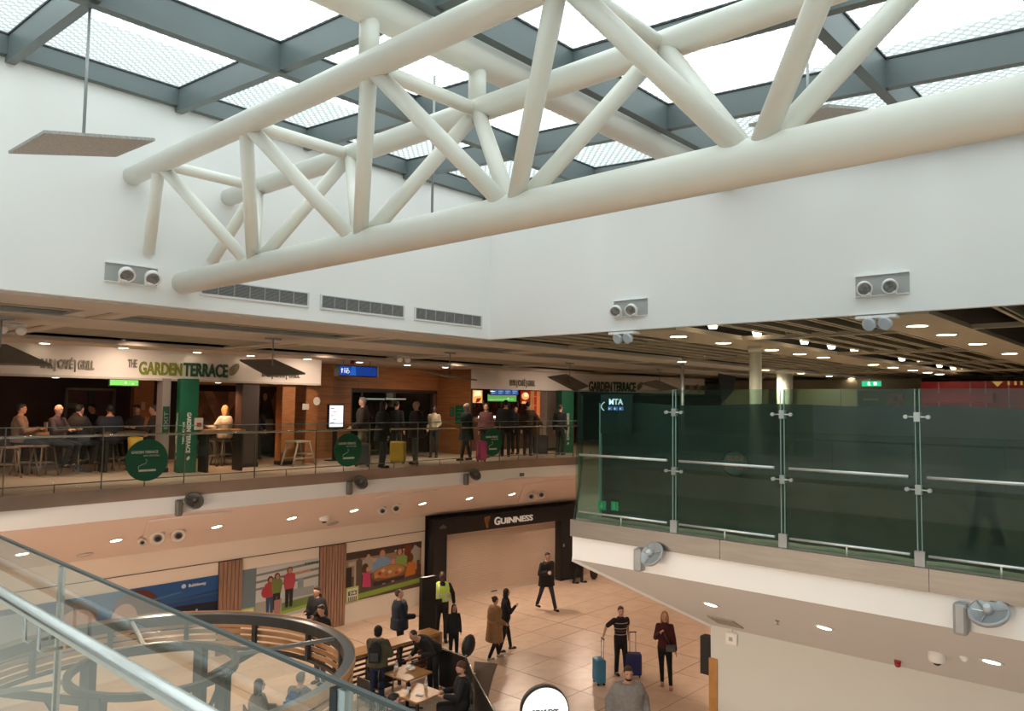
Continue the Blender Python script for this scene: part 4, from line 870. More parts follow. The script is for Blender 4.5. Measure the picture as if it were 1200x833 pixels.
# ================================================================ FAR RIGHT SHOPS BEHIND THE SCREEN
XF = 29.0
def xrect(px0, py0, px1, py1, x): a = ax(px0, py0, x); b = ax(px1, py1, x); return min(a.y, b.y), max(a.y, b.y), min(a.z, b.z), max(a.z, b.z)
def xs_(px0, px1, z0, z1, x, th, m, name, label=None, cat=None, kind=None):
    y0, y1, _, _ = xrect(px0, 450, px1, 450, x); o = ob(name, MB().bb(x, x + th, y0, y1, z0, z1), m); return tag(o, label, cat, None, kind)
xs_(845, 1080, ZU, 7.42, XF + 1.5, .2, mat('far_cream', (.55, .46, .34), .7), 'wall_far_end', kind='structure')
xs_(700, 845, ZU, 6.8, 31.5, .2, dark, 'wall_far_end', kind='structure')
r = empty('shop_unit', 'bright red shopfront at far right behind the screen', 'shopfront', loc=(XF, 4, ZU))
y0, y1, _, _ = xrect(1079, 450, 1260, 450, XF); redp = mat('shop_red', (.50, .02, .03), .4, noise=.15)
ob('facade', MB().bb(XF, XF + .2, y0, y1, ZU, 7.25), redp, r)
for px in (1100, 1137, 1155, 1182): yy = ax(px, 450, XF).y; ob('vertical_joint', MB().bb(XF - .015, XF, yy - .02, yy + .02, ZU, 7.25), mat('red_pale', (.6, .25, .25), .4), r)
pg = ax(1169, 449, XF - .01); ob('gold_emblem', MB().add([(XF - .02, pg.y + .16, pg.z + .06), (XF - .02, pg.y - .16, pg.z + .06), (XF - .02, pg.y, pg.z - .12)], [(0, 1, 2)]), E_('gold_lit', (.6, .4, .1), .4), r)
for px in (1182, 1190, 1197): q = ax(px, 449, XF - .01); ob('gold_letter', MB().bb(XF - .02, XF, q.y - .03, q.y + .03, q.z - .06, q.z + .07), MATS['gold_lit'], r)
y0, y1, _, _ = xrect(1079, 450, 1163, 450, XF - .4); ob('awning', MB().bb(XF - .4, XF, y0, y1, 6.55, 6.85), redp, r)
r = empty('shop_unit', 'dim green shopfront between the red shop and pale boards', 'shopfront', loc=(XF, 6, ZU))
y0, y1, _, _ = xrect(1005, 450, 1078, 450, XF); ob('facade', MB().bb(XF, XF + .2, y0, y1, ZU, 6.95), mat('shop_green', (.07, .13, .035), .5, noise=.2), r)
y0, y1, _, _ = xrect(1040, 450, 1059, 450, XF - .02); ob('picture_panel', MB().bb(XF - .03, XF, y0, y1, 6.3, 6.85), mat('pic_brown', (.3, .15, .09), .5, noise=.6, scale=6), r)
q = ax(1022, 469, XF - .02); ftext('shop_name', 'Sandbury', .5, .09, (XF - .03, q.y + .3, q.z), -pi / 2, GREENL, r, .003, 0)
r = empty('hoarding', 'pale yellow-green boards lit beside the green shop', 'hoarding', loc=(XF - .5, 9, ZU))
ylw = mat('pale_board', (.62, .62, .42), .6, noise=.05)
for a_, b_ in ((850, 899), (934, 985), (985.8, 1004)):
    y0, y1, _, _ = xrect(a_, 450, b_, 450, XF - .5); ob('panel', MB().bb(XF - .5, XF - .4, y0, y1, ZU, 7.0), ylw, r)
q0, q1 = ax(1010, 452.5, 24), ax(1031.5, 446.5, 24)
r = empty('exit_sign', 'lit green exit sign hanging at the far right ceiling', 'sign', loc=(24, q0.y, q0.z))
ob('case', MB().bb(24, 24.08, q1.y, q0.y, q0.z, q1.z), E_('exit_lit', (.02, .55, .28), 1.0), r)
ob('running_figure', MB().ell((23.99, q0.y - .2, q1.z - .05), (.01, .03, .03)).bb(23.985, 23.995, q0.y - .24, q0.y - .17, q0.z + .03, q1.z - .09).bb(23.985, 23.995, q0.y - .42, q0.y - .34, q0.z + .03, q1.z - .03), E_('exit_white', (.8, 1, .9), 1.5), r)
ob('hanger', MB().tube([(24.04, q0.y - .25, q1.z), (24.04, q0.y - .25, 7.47)], .012, 6), GREYF, r)
# ================================================================ GROUND FLOOR WALL: PILASTERS AND POSTERS
YW2 = 18.4
def pilaster(px0, px1, lab, py=660):
    x0, x1 = ay(px0, py, YW2).x, ay(px1, py, YW2).x; r = empty('pilaster', lab, 'pilaster', 'slatted wood pilasters between the posters', loc=((x0 + x1) / 2, YW2, 0))
    ob('core', MB().bb(x0, x1, YW2 - .05, YW2, 0, 2.28), mat('slat_gap', (.12, .06, .04), .7), r)
    n = max(4, int((x1 - x0) / .095)); w = (x1 - x0) / n
    for k in range(n): ob('slat', MB().bb(x0 + w * k + .008, x0 + w * (k + 1) - .008, YW2 - .08, YW2 - .05, 0, 2.28), WOODP, r)
pilaster(256, 283, 'slatted wood pilaster between the blue and the travel poster'); pilaster(374, 404.5, 'slatted wood pilaster between travel poster and restaurant poster', 640)
pilaster(-40, -5, 'slatted wood pilaster left of the blue poster')
def P(c): return mat('print_%02x%02x%02x' % tuple(int(255 * v ** .45) for v in c), c, .45)
def poster(lab, x0, x1, z0, z1, base, shapes, words=()):
    r = empty('wall_poster', lab, 'poster', 'large printed posters on the lower wall', loc=((x0 + x1) / 2, YW2, z0))
    ob('sheet', MB().bb(x0, x1, YW2 - .015, YW2, z0, z1), P(base), r)
    for k, (nm, c, pts) in enumerate(shapes):
        y = YW2 - .017 - .0006 * k
        pts = [(min(1, max(0, u)), min(1, max(0, v))) for u, v in pts]
        ob(nm, MB().add([(x0 + u * (x1 - x0), y, z0 + v * (z1 - z0)) for u, v in pts], [tuple(range(len(pts)))]), P(c), r)
    for s, u, v, w, h, c in words: ftext('printed_words', s, w, h, (x0 + u * (x1 - x0), YW2 - .06, z0 + v * (z1 - z0)), 0, P(c), r, .002, .004)
    return r
def R_(u0, v0, u1, v1): return [(u0, v0), (u1, v0), (u1, v1), (u0, v1)]
def figure(u, v, s, asp, skin, top, leg, hair, arm=0):
    """flat printed person: s height in poster units, asp = width/height of the sheet"""
    k = s / asp; L = [('printed_legs', leg, [(u - .10 * k, v), (u - .02 * k, v), (u, v + .4 * s), (u + .02 * k, v), (u + .10 * k, v), (u + .12 * k, v + .5 * s), (u - .12 * k, v + .5 * s)]),
        ('printed_top', top, [(u - .13 * k, v + .45 * s), (u + .13 * k, v + .45 * s), (u + .17 * k, v + .62 * s), (u + .16 * k, v + .80 * s), (u + .05 * k, v + .86 * s), (u - .05 * k, v + .86 * s), (u - .16 * k, v + .80 * s), (u - .17 * k, v + .62 * s)]),
        ('printed_hair', hair, circ(u, v + .92 * s, .085 * k, .09 * s)), ('printed_face', skin, circ(u + .01 * k, v + .90 * s, .055 * k, .065 * s))]
    if arm: L.append(('printed_arm', skin, [(u + .15 * k, v + .78 * s), (u + arm * k, v + .80 * s), (u + arm * k, v + .84 * s), (u + .12 * k, v + .84 * s)]))
    return L
dub = [('printed_badge', (.42, .55, .12), R_(.0, .0, .155, .30)), ('printed_badge', (.68, .66, .5), R_(.018, .02, .14, .27)), ('printed_badge', (.02, .02, .02), R_(.028, .13, .13, .215))] + [('printed_bar', (.05, .05, .05), R_(.03 + .022 * k, -.0, .042 + .022 * k, .10)) for k in range(5)]
SK = (.52, .27, .18)
poster('travel poster, two women in red and one in green at a window', 10.13, 12.44, .60, 1.99, (.50, .53, .52),
    [('printed_pillar', (.16, .22, .26), R_(0, .1, .17, 1)), ('printed_sky', (.58, .60, .60), [(.17, .35), (1, .3), (1, 1), (.17, .97)])] +
    [('printed_bar', (.20, .22, .23), [(.17, .58 + .13 * k), (1, .64 + .13 * k), (1, .69 + .13 * k), (.17, .62 + .13 * k)]) for k in range(3)] +
    [('printed_building', (.33, .37, .38), R_(.55, .32, .93, .48)), ('printed_building', (.25, .33, .36), R_(.70, .48, .78, .66)), ('printed_grass', (.16, .25, .08), [(.3, .08), (1, .16), (1, .30), (.3, .24)]), ('printed_ground', (.36, .35, .31), R_(.17, .1, .5, .36)),
     ('printed_edge', (.30, .42, .06), [(.1, .0), (1, .10), (1, .16), (.1, .06)])] +
    figure(.345, .10, .70, 1.66, SK, (.42, .06, .07), (.03, .07, .15), (.08, .03, .02)) + figure(.43, .16, .68, 1.66, SK, (.16, .22, .06), (.03, .03, .03), (.12, .04, .02)) + figure(.59, .16, .76, 1.66, SK, (.5, .07, .10), (.02, .02, .02), (.22, .09, .03), .62) +
    [('printed_mark', (.06, .12, .1), circ(.80, .93, .012, .025)), ('printed_bag', (.45, .04, .06), circ(.285, .52, .05, .10)), ('printed_case', (.42, .20, .18), R_(.40, .08, .48, .34))] + dub,
    [('DUB', .04, .152, .165, .07, (.8, .8, .75)), ('Bubbleway', .82, .91, .34, .06, (.06, .12, .1))])
poster('restaurant poster, a family sharing food around a big table', 13.32, 16.15, .60, 1.99, (.10, .055, .04),
    [('printed_wall', (.30, .20, .15), R_(0, .5, 1, .85)), ('printed_light', (.45, .38, .32), R_(.03, .72, .42, .80)), ('printed_wall', (.05, .03, .025), R_(0, .86, 1, 1)), ('printed_bar', (.48, .42, .36), R_(.62, .86, .84, .90)),
     ('printed_door', (.17, .03, .02), R_(.76, .55, .85, .97)), ('printed_passer', (.36, .33, .29), [(.86, .4), (.97, .4), (.98, .85), (.90, .95), (.85, .8)]), ('printed_dark', (.02, .015, .012), R_(0, .1, .07, .7)),
     ('printed_post', (.4, .36, .3), R_(.10, .25, .125, .82)), ('printed_waiter', (.10, .07, .05), [(.13, .2), (.19, .2), (.2, .8), (.16, .86), (.12, .8)]),
     ('printed_guest', (.36, .33, .30), [(.22, .55), (.34, .55), (.33, .82), (.27, .9), (.22, .8)]), ('printed_face', SK, circ(.275, .86, .022, .05)),
     ('printed_man', (.20, .34, .55), [(.33, .45), (.56, .45), (.57, .70), (.50, .80), (.40, .80), (.34, .68)]), ('printed_hair', (.10, .04, .02), circ(.455, .93, .045, .07)), ('printed_face', SK, circ(.458, .87, .035, .08)),
     ('printed_woman', (.20, .32, .08), [(.62, .5), (.79, .5), (.80, .72), (.72, .80), (.65, .75)]), ('printed_hair', (.08, .03, .02), circ(.69, .85, .045, .09)), ('printed_face', SK, circ(.69, .84, .028, .07)),
     ('printed_child', (.50, .16, .12), circ(.60, .60, .045, .10)), ('printed_face', SK, circ(.60, .66, .028, .06)),
     ('printed_table', (.20, .08, .04), circ(.555, .44, .24, .17, 24)), ('printed_food', (.42, .20, .07), circ(.555, .47, .21, .13, 24))] +
    [('printed_plate', c_, circ(.38 + .045 * k, .46 + .05 * ((k * 7) % 3 - 1), .025, .035)) for k, c_ in enumerate([(.5, .3, .08), (.35, .03, .02), (.6, .45, .25), (.45, .1, .04), (.6, .5, .4), (.5, .25, .06), (.4, .05, .03), (.6, .4, .2)])] +
    [('printed_cloth', (.03, .02, .02), [(.33, .30), (.78, .33), (.72, .18), (.38, .12)]), ('printed_legs', (.45, .28, .2), R_(.46, .10, .50, .24)), ('printed_legs', (.45, .28, .2), R_(.58, .14, .62, .26)),
     ('printed_girl', (.55, .05, .16), [(.20, .25), (.31, .22), (.30, .48), (.26, .60), (.21, .55)]), ('printed_hair', (.07, .03, .02), circ(.235, .63, .04, .10)), ('printed_face', SK, circ(.265, .60, .02, .05)),
     ('printed_boy', (.50, .16, .03), [(.76, .28), (.91, .30), (.92, .52), (.86, .62), (.80, .58)]), ('printed_hair', (.12, .05, .02), circ(.84, .68, .04, .10)), ('printed_chair', (.14, .05, .02), [(.93, .28), (.97, .3), (.97, .6), (.93, .6)]),
     ('printed_edge', (.22, .33, .05), [(.12, .02), (1, .10), (1, .20), (.12, .13)]), ('printed_floor', (.08, .06, .05), [(.15, .13), (1, .2), (1, .26), (.15, .2)])] + dub,
    [('DUB', .042, .152, .20, .07, (.8, .8, .75))])
x0b = 4.6
poster('dark blue poster of faces behind the near glass', x0b, 9.50, .80, 1.97, (.012, .06, .20),
    [('printed_sky', (.02, .10, .30), [(.45, .5), (1, .72), (1, 1), (.3, 1)]), ('printed_hill', (.008, .014, .03), [(.4, .0), (1, .0), (1, .46), (.8, .5), (.6, .42), (.4, .46)]),
     ('printed_hair', (.12, .035, .025), circ(.60, .55, .11, .42, 20)), ('printed_face', (.52, .30, .24), circ(.545, .42, .06, .32, 20)), ('printed_hair', (.10, .05, .03), circ(.33, .62, .10, .33, 20)), ('printed_face', (.50, .30, .24), circ(.34, .45, .085, .34, 20)),
     ('printed_sky', (.30, .38, .45), R_(.0, .3, .2, .9)), ('printed_light', (.5, .5, .5), circ(.89, .35, .006, .03)), ('printed_mark', (.6, .65, .7), circ(.82, .885, .012, .045)), ('printed_cloud', (.06, .17, .36), [(.64, .68), (.82, .76), (.80, .79), (.64, .72)]), ('printed_cloud', (.03, .09, .22), [(.66, .56), (1, .62), (1, .66), (.7, .62)])], [('Bubbleway', .84, .86, .44, .07, (.6, .65, .7))])
# ================================================================ BLACK SHOPFRONT WITH CLOSED SHUTTER
GA = Vector((16.36, 18.36, 0)); GB = Vector((23.15, 17.60, 0)); GN = math.atan2(GB.y - GA.y, GB.x - GA.x); gd = (GB - GA).normalized(); gnn = Vector((gd.y, -gd.x, 0))
def gbox(s0, s1, d0, d1, z0, z1):
    M = Matrix.Rotation(GN, 3, 'Z'); c = GA + gd * ((s0 + s1) / 2) + gnn * ((d0 + d1) / 2); return MB().box((c.x, c.y, (z0 + z1) / 2), (s1 - s0, d1 - d0, z1 - z0), M=M)
sf = empty('shopfront', 'black shopfront frame with GUINNESS lettering around a closed shutter', 'shopfront', loc=tuple(GA))
ob('left_pier', gbox(0, .52, 0, .35, 0, 2.64), BLACK, sf); ob('right_pier', gbox(5.62, 6.8, 0, .35, 0, 2.64), BLACK, sf); ob('header', gbox(0, 6.8, .01, .37, 2.16, 2.66), BLACK, sf)
c = GA + gd * 2.42 + gnn * .40
sgc = mat('sign_cream', (.72, .66, .58), .5, emit=.25)
ftext('brand_lettering', 'G', .24, .25, (c.x, c.y, 2.29), GN, sgc, sf, .015, .008); c += gd * .27; ftext('brand_lettering', 'UINNESS', 1.46, .19, (c.x, c.y, 2.30), GN, sgc, sf, .015, .006)
hp = MB(); hc = GA + gd * 2.12 + gnn * .385
hv = [(-.12, .17), (.12, .20), (.13, .12), (.07, -.02), (.05, -.19), (-.01, -.20), (-.10, .02)]
hp.add([tuple(hc + gd * u + Vector((0, 0, 2.41 + v))) for u, v in hv], [tuple(range(len(hv)))]); ob('harp_emblem', hp, mat('harp_gold', (.30, .17, .06), .4, .3), sf)
hs = MB()
for k in range(5): p = hc + gd * (-.05 + .035 * k) + gnn * .004; hs.tube([p + Vector((0, 0, 2.55)), p + Vector((0, 0, 2.36 - .02 * k))], .004, 4)
ob('harp_strings', hs, BLACK, sf)
ce = GA + gd * .33 + gnn * .385
ob('crest', MB().add([tuple(ce + gd * u + Vector((0, 0, 2.42 + v))) for u, v in ((-.14, -.05), (.14, -.05), (.12, .02), (.05, .05), (0, .09), (-.05, .05), (-.12, .02))], [tuple(range(7))]), mat('crest_grey', (.12, .11, .10), .5), sf)
rsx = empty('roller_shutter', 'closed beige ribbed roller shutter inside the black frame', 'shutter', loc=tuple(GA + gd * 3))
SHM = mat('shutter_beige', (.72, .57, .46), .42, .15, noise=.06, scale=1)
g = MB(); nsl = 26
for k in range(nsl):
    z0 = .07 + (2.12 - .07) * k / nsl; b = gbox(.52, 5.62, .02, .045, z0, z0 + (2.05 / nsl) * .72); g.add(b.v, b.f); b = gbox(.52, 5.62, .0, .02, z0, z0 + 2.05 / nsl); g.add(b.v, b.f)
o = ob('shutter_slats', g, SHM, rsx); o['kind'] = 'stuff'
ob('bottom_bar', gbox(.52, 5.62, .02, .07, .0, .07), mat('shutter_bar', (.70, .62, .52), .35, .3), rsx); ob('lock', gbox(2.6, 2.85, .07, .09, .01, .06), GREYD, rsx)
g = MB(); 
for k in range(44): b = gbox(6.85, 10.2, .16, .18, .05 + .048 * k, .05 + .048 * k + .034); g.add(b.v, b.f)
rr = empty('roller_shutter', 'second ribbed shutter right of the black pier', 'shutter', loc=tuple(GA + gd * 8)); o = ob('shutter_slats', g, SHM, rr); o['kind'] = 'stuff'; ob('backing', gbox(6.85, 10.2, .12, .16, 0, 2.3), SHM, rr)
ob('wall_switch', gbox(5.72, 5.78, .35, .37, 1.2, 1.3), GREYF, sf)
p = ay(616, 556.5, 15.1); tag(ob('socket_plate', MB().bb(p.x - .09, p.x + .09, yon(EDGE, p.x) - .05, yon(EDGE, p.x) - .024, p.z - .05, p.z + .05), GREYD), 'small grey socket plate on the white gallery edge', 'plate')
for px, py, lab in ((14, 386, 'pair of tiny white ceiling spots at the left picture edge'), (473, 421, 'pair of tiny white ceiling spots over the lobby window')):
    p = az(px, py, 7.38); r = empty('twin_clip_lamp', lab, 'spotlight', loc=tuple(p)); ob('mounting_bar', MB().bb(p.x - .2, p.x + .2, p.y - .03, p.y + .03, 7.43, 7.47), WHITE, r)
    for dx in (-.13, .13): ob('lamp_head', MB().lathe([(.03, -.06), (.07, -.02), (.075, .04), (.05, .045)], 16, look((-.3, -.6, -.5)), (p.x + dx, p.y, 7.38)), WHITE, r)
# ================================================================ ROUND TIMBER PAVILION
PC = Vector((4.8, 11.02, 0)); PR = 2.66
METD = mat('pavilion_steel', (.035, .042, .045), .4, .4, noise=.1); SLT = mat('pavilion_timber', (.46, .25, .115), .5, scale=3, col2=(.38, .19, .08)); RIMM = mat('rim_top_grey', (.16, .19, .20), .35, .5)
pv = empty('round_pavilion', 'round dark steel pavilion frame with curved timber slats', 'pavilion', loc=tuple(PC))
ob('outer_rim', MB().ringtube((PC.x, PC.y, 2.52), PR - .01, .12, .16, 96), METD, pv); ob('rim_cap', MB().ringtube((PC.x, PC.y, 2.606), PR, .15, .012, 96), RIMM, pv); ob('rim_lip', MB().ringtube((PC.x, PC.y, 2.57), PR + .085, .012, .11, 96), SLT, pv)
ob('inner_rim', MB().ringtube((PC.x, PC.y, 2.56), 1.07, .09, .09, 64), METD, pv)
ob('lower_rim', MB().ringtube((PC.x, PC.y, 2.02), PR - .03, .07, .05, 96), METD, pv)
for k in range(5): ob('curved_slat', MB().ringtube((PC.x, PC.y, 2.08 + .105 * k), PR + .05, .022, .07, 96), SLT, pv)
for k in range(14):
    a = 2 * pi * k / 14 + .08; ob('rim_post', MB().box((PC.x + PR * cos(a) * .985, PC.y + PR * sin(a) * .985, 2.28), (.07, .07, .55), a), METD, pv)
for k in range(4):
    a = radians(30) + k * pi / 2; cx_, cy_ = PC.x + 1.07 * cos(a), PC.y + 1.07 * sin(a)
    ob('column', MB().box((cx_, cy_, 1.28), (.15, .15, 2.56), a), METD, pv)
    L = PR - 1.07; ob('radial_beam', MB().box((PC.x + (1.07 + L / 2) * cos(a), PC.y + (1.07 + L / 2) * sin(a), 2.0), (L, .08, .10), a), METD, pv)
    a2 = a + radians(45); ob('radial_strut', MB().box((PC.x + (1.07 + L / 2) * cos(a2), PC.y + (1.07 + L / 2) * sin(a2), 2.57), (L, .06, .05), a2), RIMM, pv)
    ob('brace', MB().tube([(cx_, cy_, 1.2), (PC.x + 1.75 * cos(a), PC.y + 1.75 * sin(a), 1.96)], .035, 6), METD, pv)
for k in range(3):
    a = radians(-50 + 55 * k); tx, ty = PC.x + 1.7 * cos(a), PC.y + 1.7 * sin(a)
    r = empty('cafe_table', ['dark wood café table under the pavilion, nearest the glass', 'dark wood café table under the pavilion, beside the seated diner', 'dark wood café table at the back of the pavilion'][k], 'table', 'café tables under the pavilion', loc=(tx, ty, 0))
    ob('table_top', MB().box((tx, ty, .735), (1.3 if k == 0 else .75, .7, .03), a), mat('brown_top', (.20, .12, .075), .4, noise=.2), r); ob('pedestal', MB().lathe([(.22, 0), (.22, .02), (.03, .04), (.03, .72)], 14, None, (tx, ty, 0)), BLACK, r)
    if k < 2:
        bt = empty('sauce_bottle', ['pale bottle on the nearest pavilion table', 'pale bottle on the second pavilion table'][k], 'bottle', 'bottles on the pavilion tables', loc=(tx + .1, ty, .75)); ob('body', MB().lathe([(.03, .75), (.03, .88), (.012, .92), (.012, .95)], 10, None, (tx + .1, ty, 0)), WHITE, bt); ob('cap', MB().lathe([(.014, .95), (.012, .98)], 8, None, (tx + .1, ty, 0)), BLACK, bt)
# ================================================================ CAFÉ COUNTER, TABLES, BARRIERS
def wbox(x0, x1, y0, y1, z0, z1): return MB().bb(x0, x1, y0, y1, z0, z1)
ct = empty('bar_height_counter', 'long oak bar-height counter with slatted dark front', 'counter', loc=(10.8, 13.5, 0))
ob('counter_top', wbox(9.6, 12.3, 13.22, 13.68, 1.0, 1.06), OAK, ct); ob('end_panel', wbox(12.24, 12.3, 13.22, 13.68, 0, 1.0), OAK, ct)
for x in (9.65, 10.5, 11.4): ob('leg', wbox(x - .03, x + .03, 13.6, 13.66, 0, 1.0), METD, ct)
for k in range(8): ob('slat', wbox(9.62, 12.24, 13.63, 13.66, .12 + .11 * k, .165 + .11 * k), mat('mahogany_bar', (.10, .03, .025), .4), ct)
def ctable(x, y, ang, lab):
    r = empty('cafe_table', lab, 'table', 'square café tables beside the counter', loc=(x, y, 0)); ob('table_top', MB().box((x, y, .735), (.72, .72, .035), ang), OAK, r, bevel=.006)
    ob('stem', MB().lathe([(.035, .02), (.035, .72)], 12, None, (x, y, 0)), BLACK, r)
    for k in range(4): a = ang + pi / 4 + k * pi / 2; ob('foot', MB().tube([(x, y, .05), (x + .32 * cos(a), y + .32 * sin(a), .02)], .02, 6), BLACK, r)
t1 = az(478, 787.5, .75); t2 = az(489.5, 811.5, .75)
ctable(t1.x, t1.y, .05, 'square oak café table with crumpled napkins'); ctable(t2.x, t2.y, .05, 'square oak café table with a cola bottle and phone')
nap = MB()
for k in range(7): nap.ell((t1.x + .08 + random.uniform(-.1, .1), t1.y + .05 + random.uniform(-.07, .07), .79 + random.uniform(0, .03)), (.05, .04, .035), None, 7, 5)
tag(ob('napkin_heap', nap, WHITE), 'heap of crumpled white napkins on the café table', 'napkins')
def bottle(x, y, z, m, capm, lab, h=.23):
    r = empty('drink_bottle', lab, 'bottle', loc=(x, y, z)); ob('body', MB().lathe([(.03, 0), (.033, .02), (.033, h * .6), (.013, h * .85), (.013, h * .95)], 12, None, (x, y, z)), m, r); ob('cap', MB().lathe([(.016, h * .95), (.016, h)], 10, None, (x, y, z)), capm, r)
    ob('paper_label', MB().lathe([(.0345, h * .28), (.0345, h * .5)], 12, None, (x, y, z)), WHITE, r)
bottle(t2.x - .12, t2.y + .12, .755, mat('cola', (.03, .008, .005), .1), redm, 'dark cola bottle on the nearer café table'); bottle(t2.x + .25, t2.y + .05, .755, mat('plastic_clear', (.55, .5, .48), .2), WHITE, 'clear plastic bottle on the nearer café table', .2)
bottle(t1.x - .1, t1.y + .25, .755, MATS['plastic_clear'], WHITE, 'clear bottle at the back of the napkin table', .2)
tag(ob('phone', MB().box((t2.x - .08, t2.y - .15, .758), (.08, .15, .01), .4), BLACK), 'black phone lying on the nearer café table', 'phone')
tag(ob('paper_cup', MB().lathe([(.03, 0), (.04, .09)], 12, None, (t2.x - .22, t2.y + .05, .754)), WHITE), 'small white cup beside the cola bottle', 'cup')
def chair(x, y, ang, lab, m=BLACK, grp='black café chairs'):
    r = empty('cafe_chair', lab, 'chair', grp, loc=(x, y, 0), rz=ang, wc=False)
    ob('seat', MB().bb(-.21, .21, -.21, .21, .43, .46), m, r, bevel=.01); ob('backrest', MB().bb(-.2, .2, -.22, -.19, .6, .86), m, r, bevel=.01)
    for sx_ in (-1, 1):
        for sy in (-1, 1): ob('leg', MB().tube([(sx_ * .19, sy * .19, 0), (sx_ * .18, sy * .19, .44)], .012, 6), GREYD, r)
        ob('back_post', MB().tube([(sx_ * .19, -.2, .44), (sx_ * .19, -.21, .86)], .012, 6), GREYD, r)
    return r
chair(t1.x - .1, t1.y + .75, radians(180), 'black café chair between the counter and the napkin table')
chair(t1.x - .85, t1.y + .1, radians(-90), 'black café chair at the left side of the napkin table')
chair(10.3, 12.95, radians(0), 'black chair pulled up under the long oak counter')
tt = empty('black_totem', 'tall black flat display totem at the end of the oak counter', 'totem', loc=(12.75, 14.2, 0))
ob('slab', MB().box((12.75, 14.25, 1.08), (.42, .12, 2.0), GN), BLACK, tt, bevel=.01); ob('base', MB().box((12.75, 14.25, .04), (.6, .4, .08), GN), BLACK, tt)
# cloth barriers on steel posts
def barrier(pts, lab, m, logo=None, h=.95):
    r = empty('cloth_barrier', lab, 'barrier', loc=(pts[0][0], pts[0][1], 0))
    for x, y in pts: ob('post', MB().lathe([(.17, 0), (.17, .015), (.02, .03), (.018, h), (.03, h + .02)], 12, None, (x, y, 0)), STEEL, r)
    for (xa, ya), (xb, yb) in zip(pts, pts[1:]): ob('cloth_panel', MB().solid([(xa, ya, .12), (xb, yb, .12), (xb, yb, h - .04), (xa, ya, h - .04)], .012), m, r); ob('top_rail', MB().tube([(xa, ya, h - .02), (xb, yb, h - .02)], .012, 8), STEEL, r)
    return r
q1 = az(515, 757, .95); q2 = az(546, 768, .95); q3 = az(556, 790, .95); q4 = az(590, 850, .95)
br = barrier([(q1.x, q1.y), (q2.x, q2.y), (q3.x, q3.y), (q4.x, q4.y)], 'black cloth barrier on steel posts around the café tables', BLACK)
mm = Vector(((q1.x + q2.x) / 2, (q1.y + q2.y) / 2, .78)); dd = (q2 - q1).normalized(); nn = Vector((dd.y, -dd.x, 0))
ob('printed_logo', MB().lathe([(.07, 0), (.07, .004)], 16, look(nn), mm + nn * .004), mat('logo_grey', (.25, .26, .27), .5), br)
mp_ = [az(x_, y_, .006) for x_, y_ in ((556, 775), (583, 778), (578, 792), (573, 812), (570, 836), (552, 836))]
tag(ob('floor_patch', MB().prism([(p.x, p.y) for p in mp_], .001, .012), mat('brown_patch', (.09, .06, .045), .8, noise=.15)), 'dull brown flat patch on the floor right of the black barrier', 'mat')  # flat brown patch just above the tiles
hb = az(559, 748, 1.05); hr_ = empty('hanging_bag', 'rounded black bag resting on top of the steel barrier post', 'bag', loc=(q2.x, q2.y, 1.0))
bq = Vector((q2.x + .12, q2.y + .05, 1.12)); ob('body', MB().ell(bq, (.17, .12, .24), Matrix.Rotation(.35, 3, 'Y')), BLACK, hr_); ob('strap', MB().tube([bq + Vector((-.1, 0, .2)), bq + Vector((-.16, .02, 0)), bq + Vector((-.1, 0, -.2))], .012, 6), GREYD, hr_)
# round lit sign
rsg = empty('round_lit_sign', 'round white illuminated sign with black rim, bottom centre', 'sign', loc=(9.55, 7.95, 0))
vc = (CAMP - Vector((9.55, 7.95, 1.5))); vdir = Vector((vc.x, vc.y + 1.6, 0)).normalized(); MS = look((vdir.x + .12, vdir.y - .35, .0))
sc_ = az(639, 834, 1.5)
nrm_ = MS @ Vector((0, 0, 1))
ob('rim', MB().lathe([(.37, -.14), (.385, -.14), (.385, .0), (.37, .0)], 48, MS, sc_), BLACK, rsg); ob('face', MB().lathe([(.368, -.01), (.368, .004)], 48, MS, sc_), E_('lit_face', (.80, .86, .86), .75), rsg)
ob('pole', MB().tube([(sc_.x, sc_.y, 0), (sc_.x, sc_.y, sc_.z - .38)], .035, 12), BLACK, rsg)
tz = sc_ + nrm_ * .008 ; rzz = math.atan2(nrm_.y, nrm_.x) + pi / 2; tv = Vector((cos(rzz), sin(rzz), 0))
ftext('sign_lettering', "BEWLEY'S", .42, .07, tuple(tz - tv * .21 + Vector((0, 0, -.035))), rzz, mat('sign_ink', (.04, .04, .04), .5), rsg, .002, .004)
# ================================================================ GALLERY FURNITURE
STW = mat('stool_wood', (.24, .17, .12), .6, noise=.2, scale=8)
def stool(x, y, lab, s=.64, m=STW, grp='tall bar stools on the left terrace', ang=0.0, back=False):
    r = empty('bar_stool', lab, 'stool', grp, loc=(x, y, ZU), rz=ang, wc=False); w, b = .15, .21
    ob('seat', MB().bb(-w - .02, w + .02, -w - .02, w + .02, s - .035, s), m, r, bevel=.01)
    for i in (-1, 1):
        for j in (-1, 1): ob('leg', MB().tube([(i * b, j * b, 0), (i * (w - .02), j * (w - .02), s - .03)], .018, 6), m, r)
        ob('foot_rung', MB().tube([(i * (b - .03), -b + .03, .28), (i * (b - .03), b - .03, .28)], .012, 6), m, r); ob('foot_rung', MB().tube([(-b + .03, i * (b - .03), .28), (b - .03, i * (b - .03), .28)], .012, 6), m, r)
    return r
for k, (px, py) in enumerate([(28, 557), (50, 557), (89, 554), (126, 551), (143, 549), (8, 560)]):
    p = az(px, py, ZU); stool(p.x, p.y, f'{["second", "third", "fourth", "fifth", "sixth", "first"][k]} wooden bar stool from the left on the terrace', ang=.3 * k)
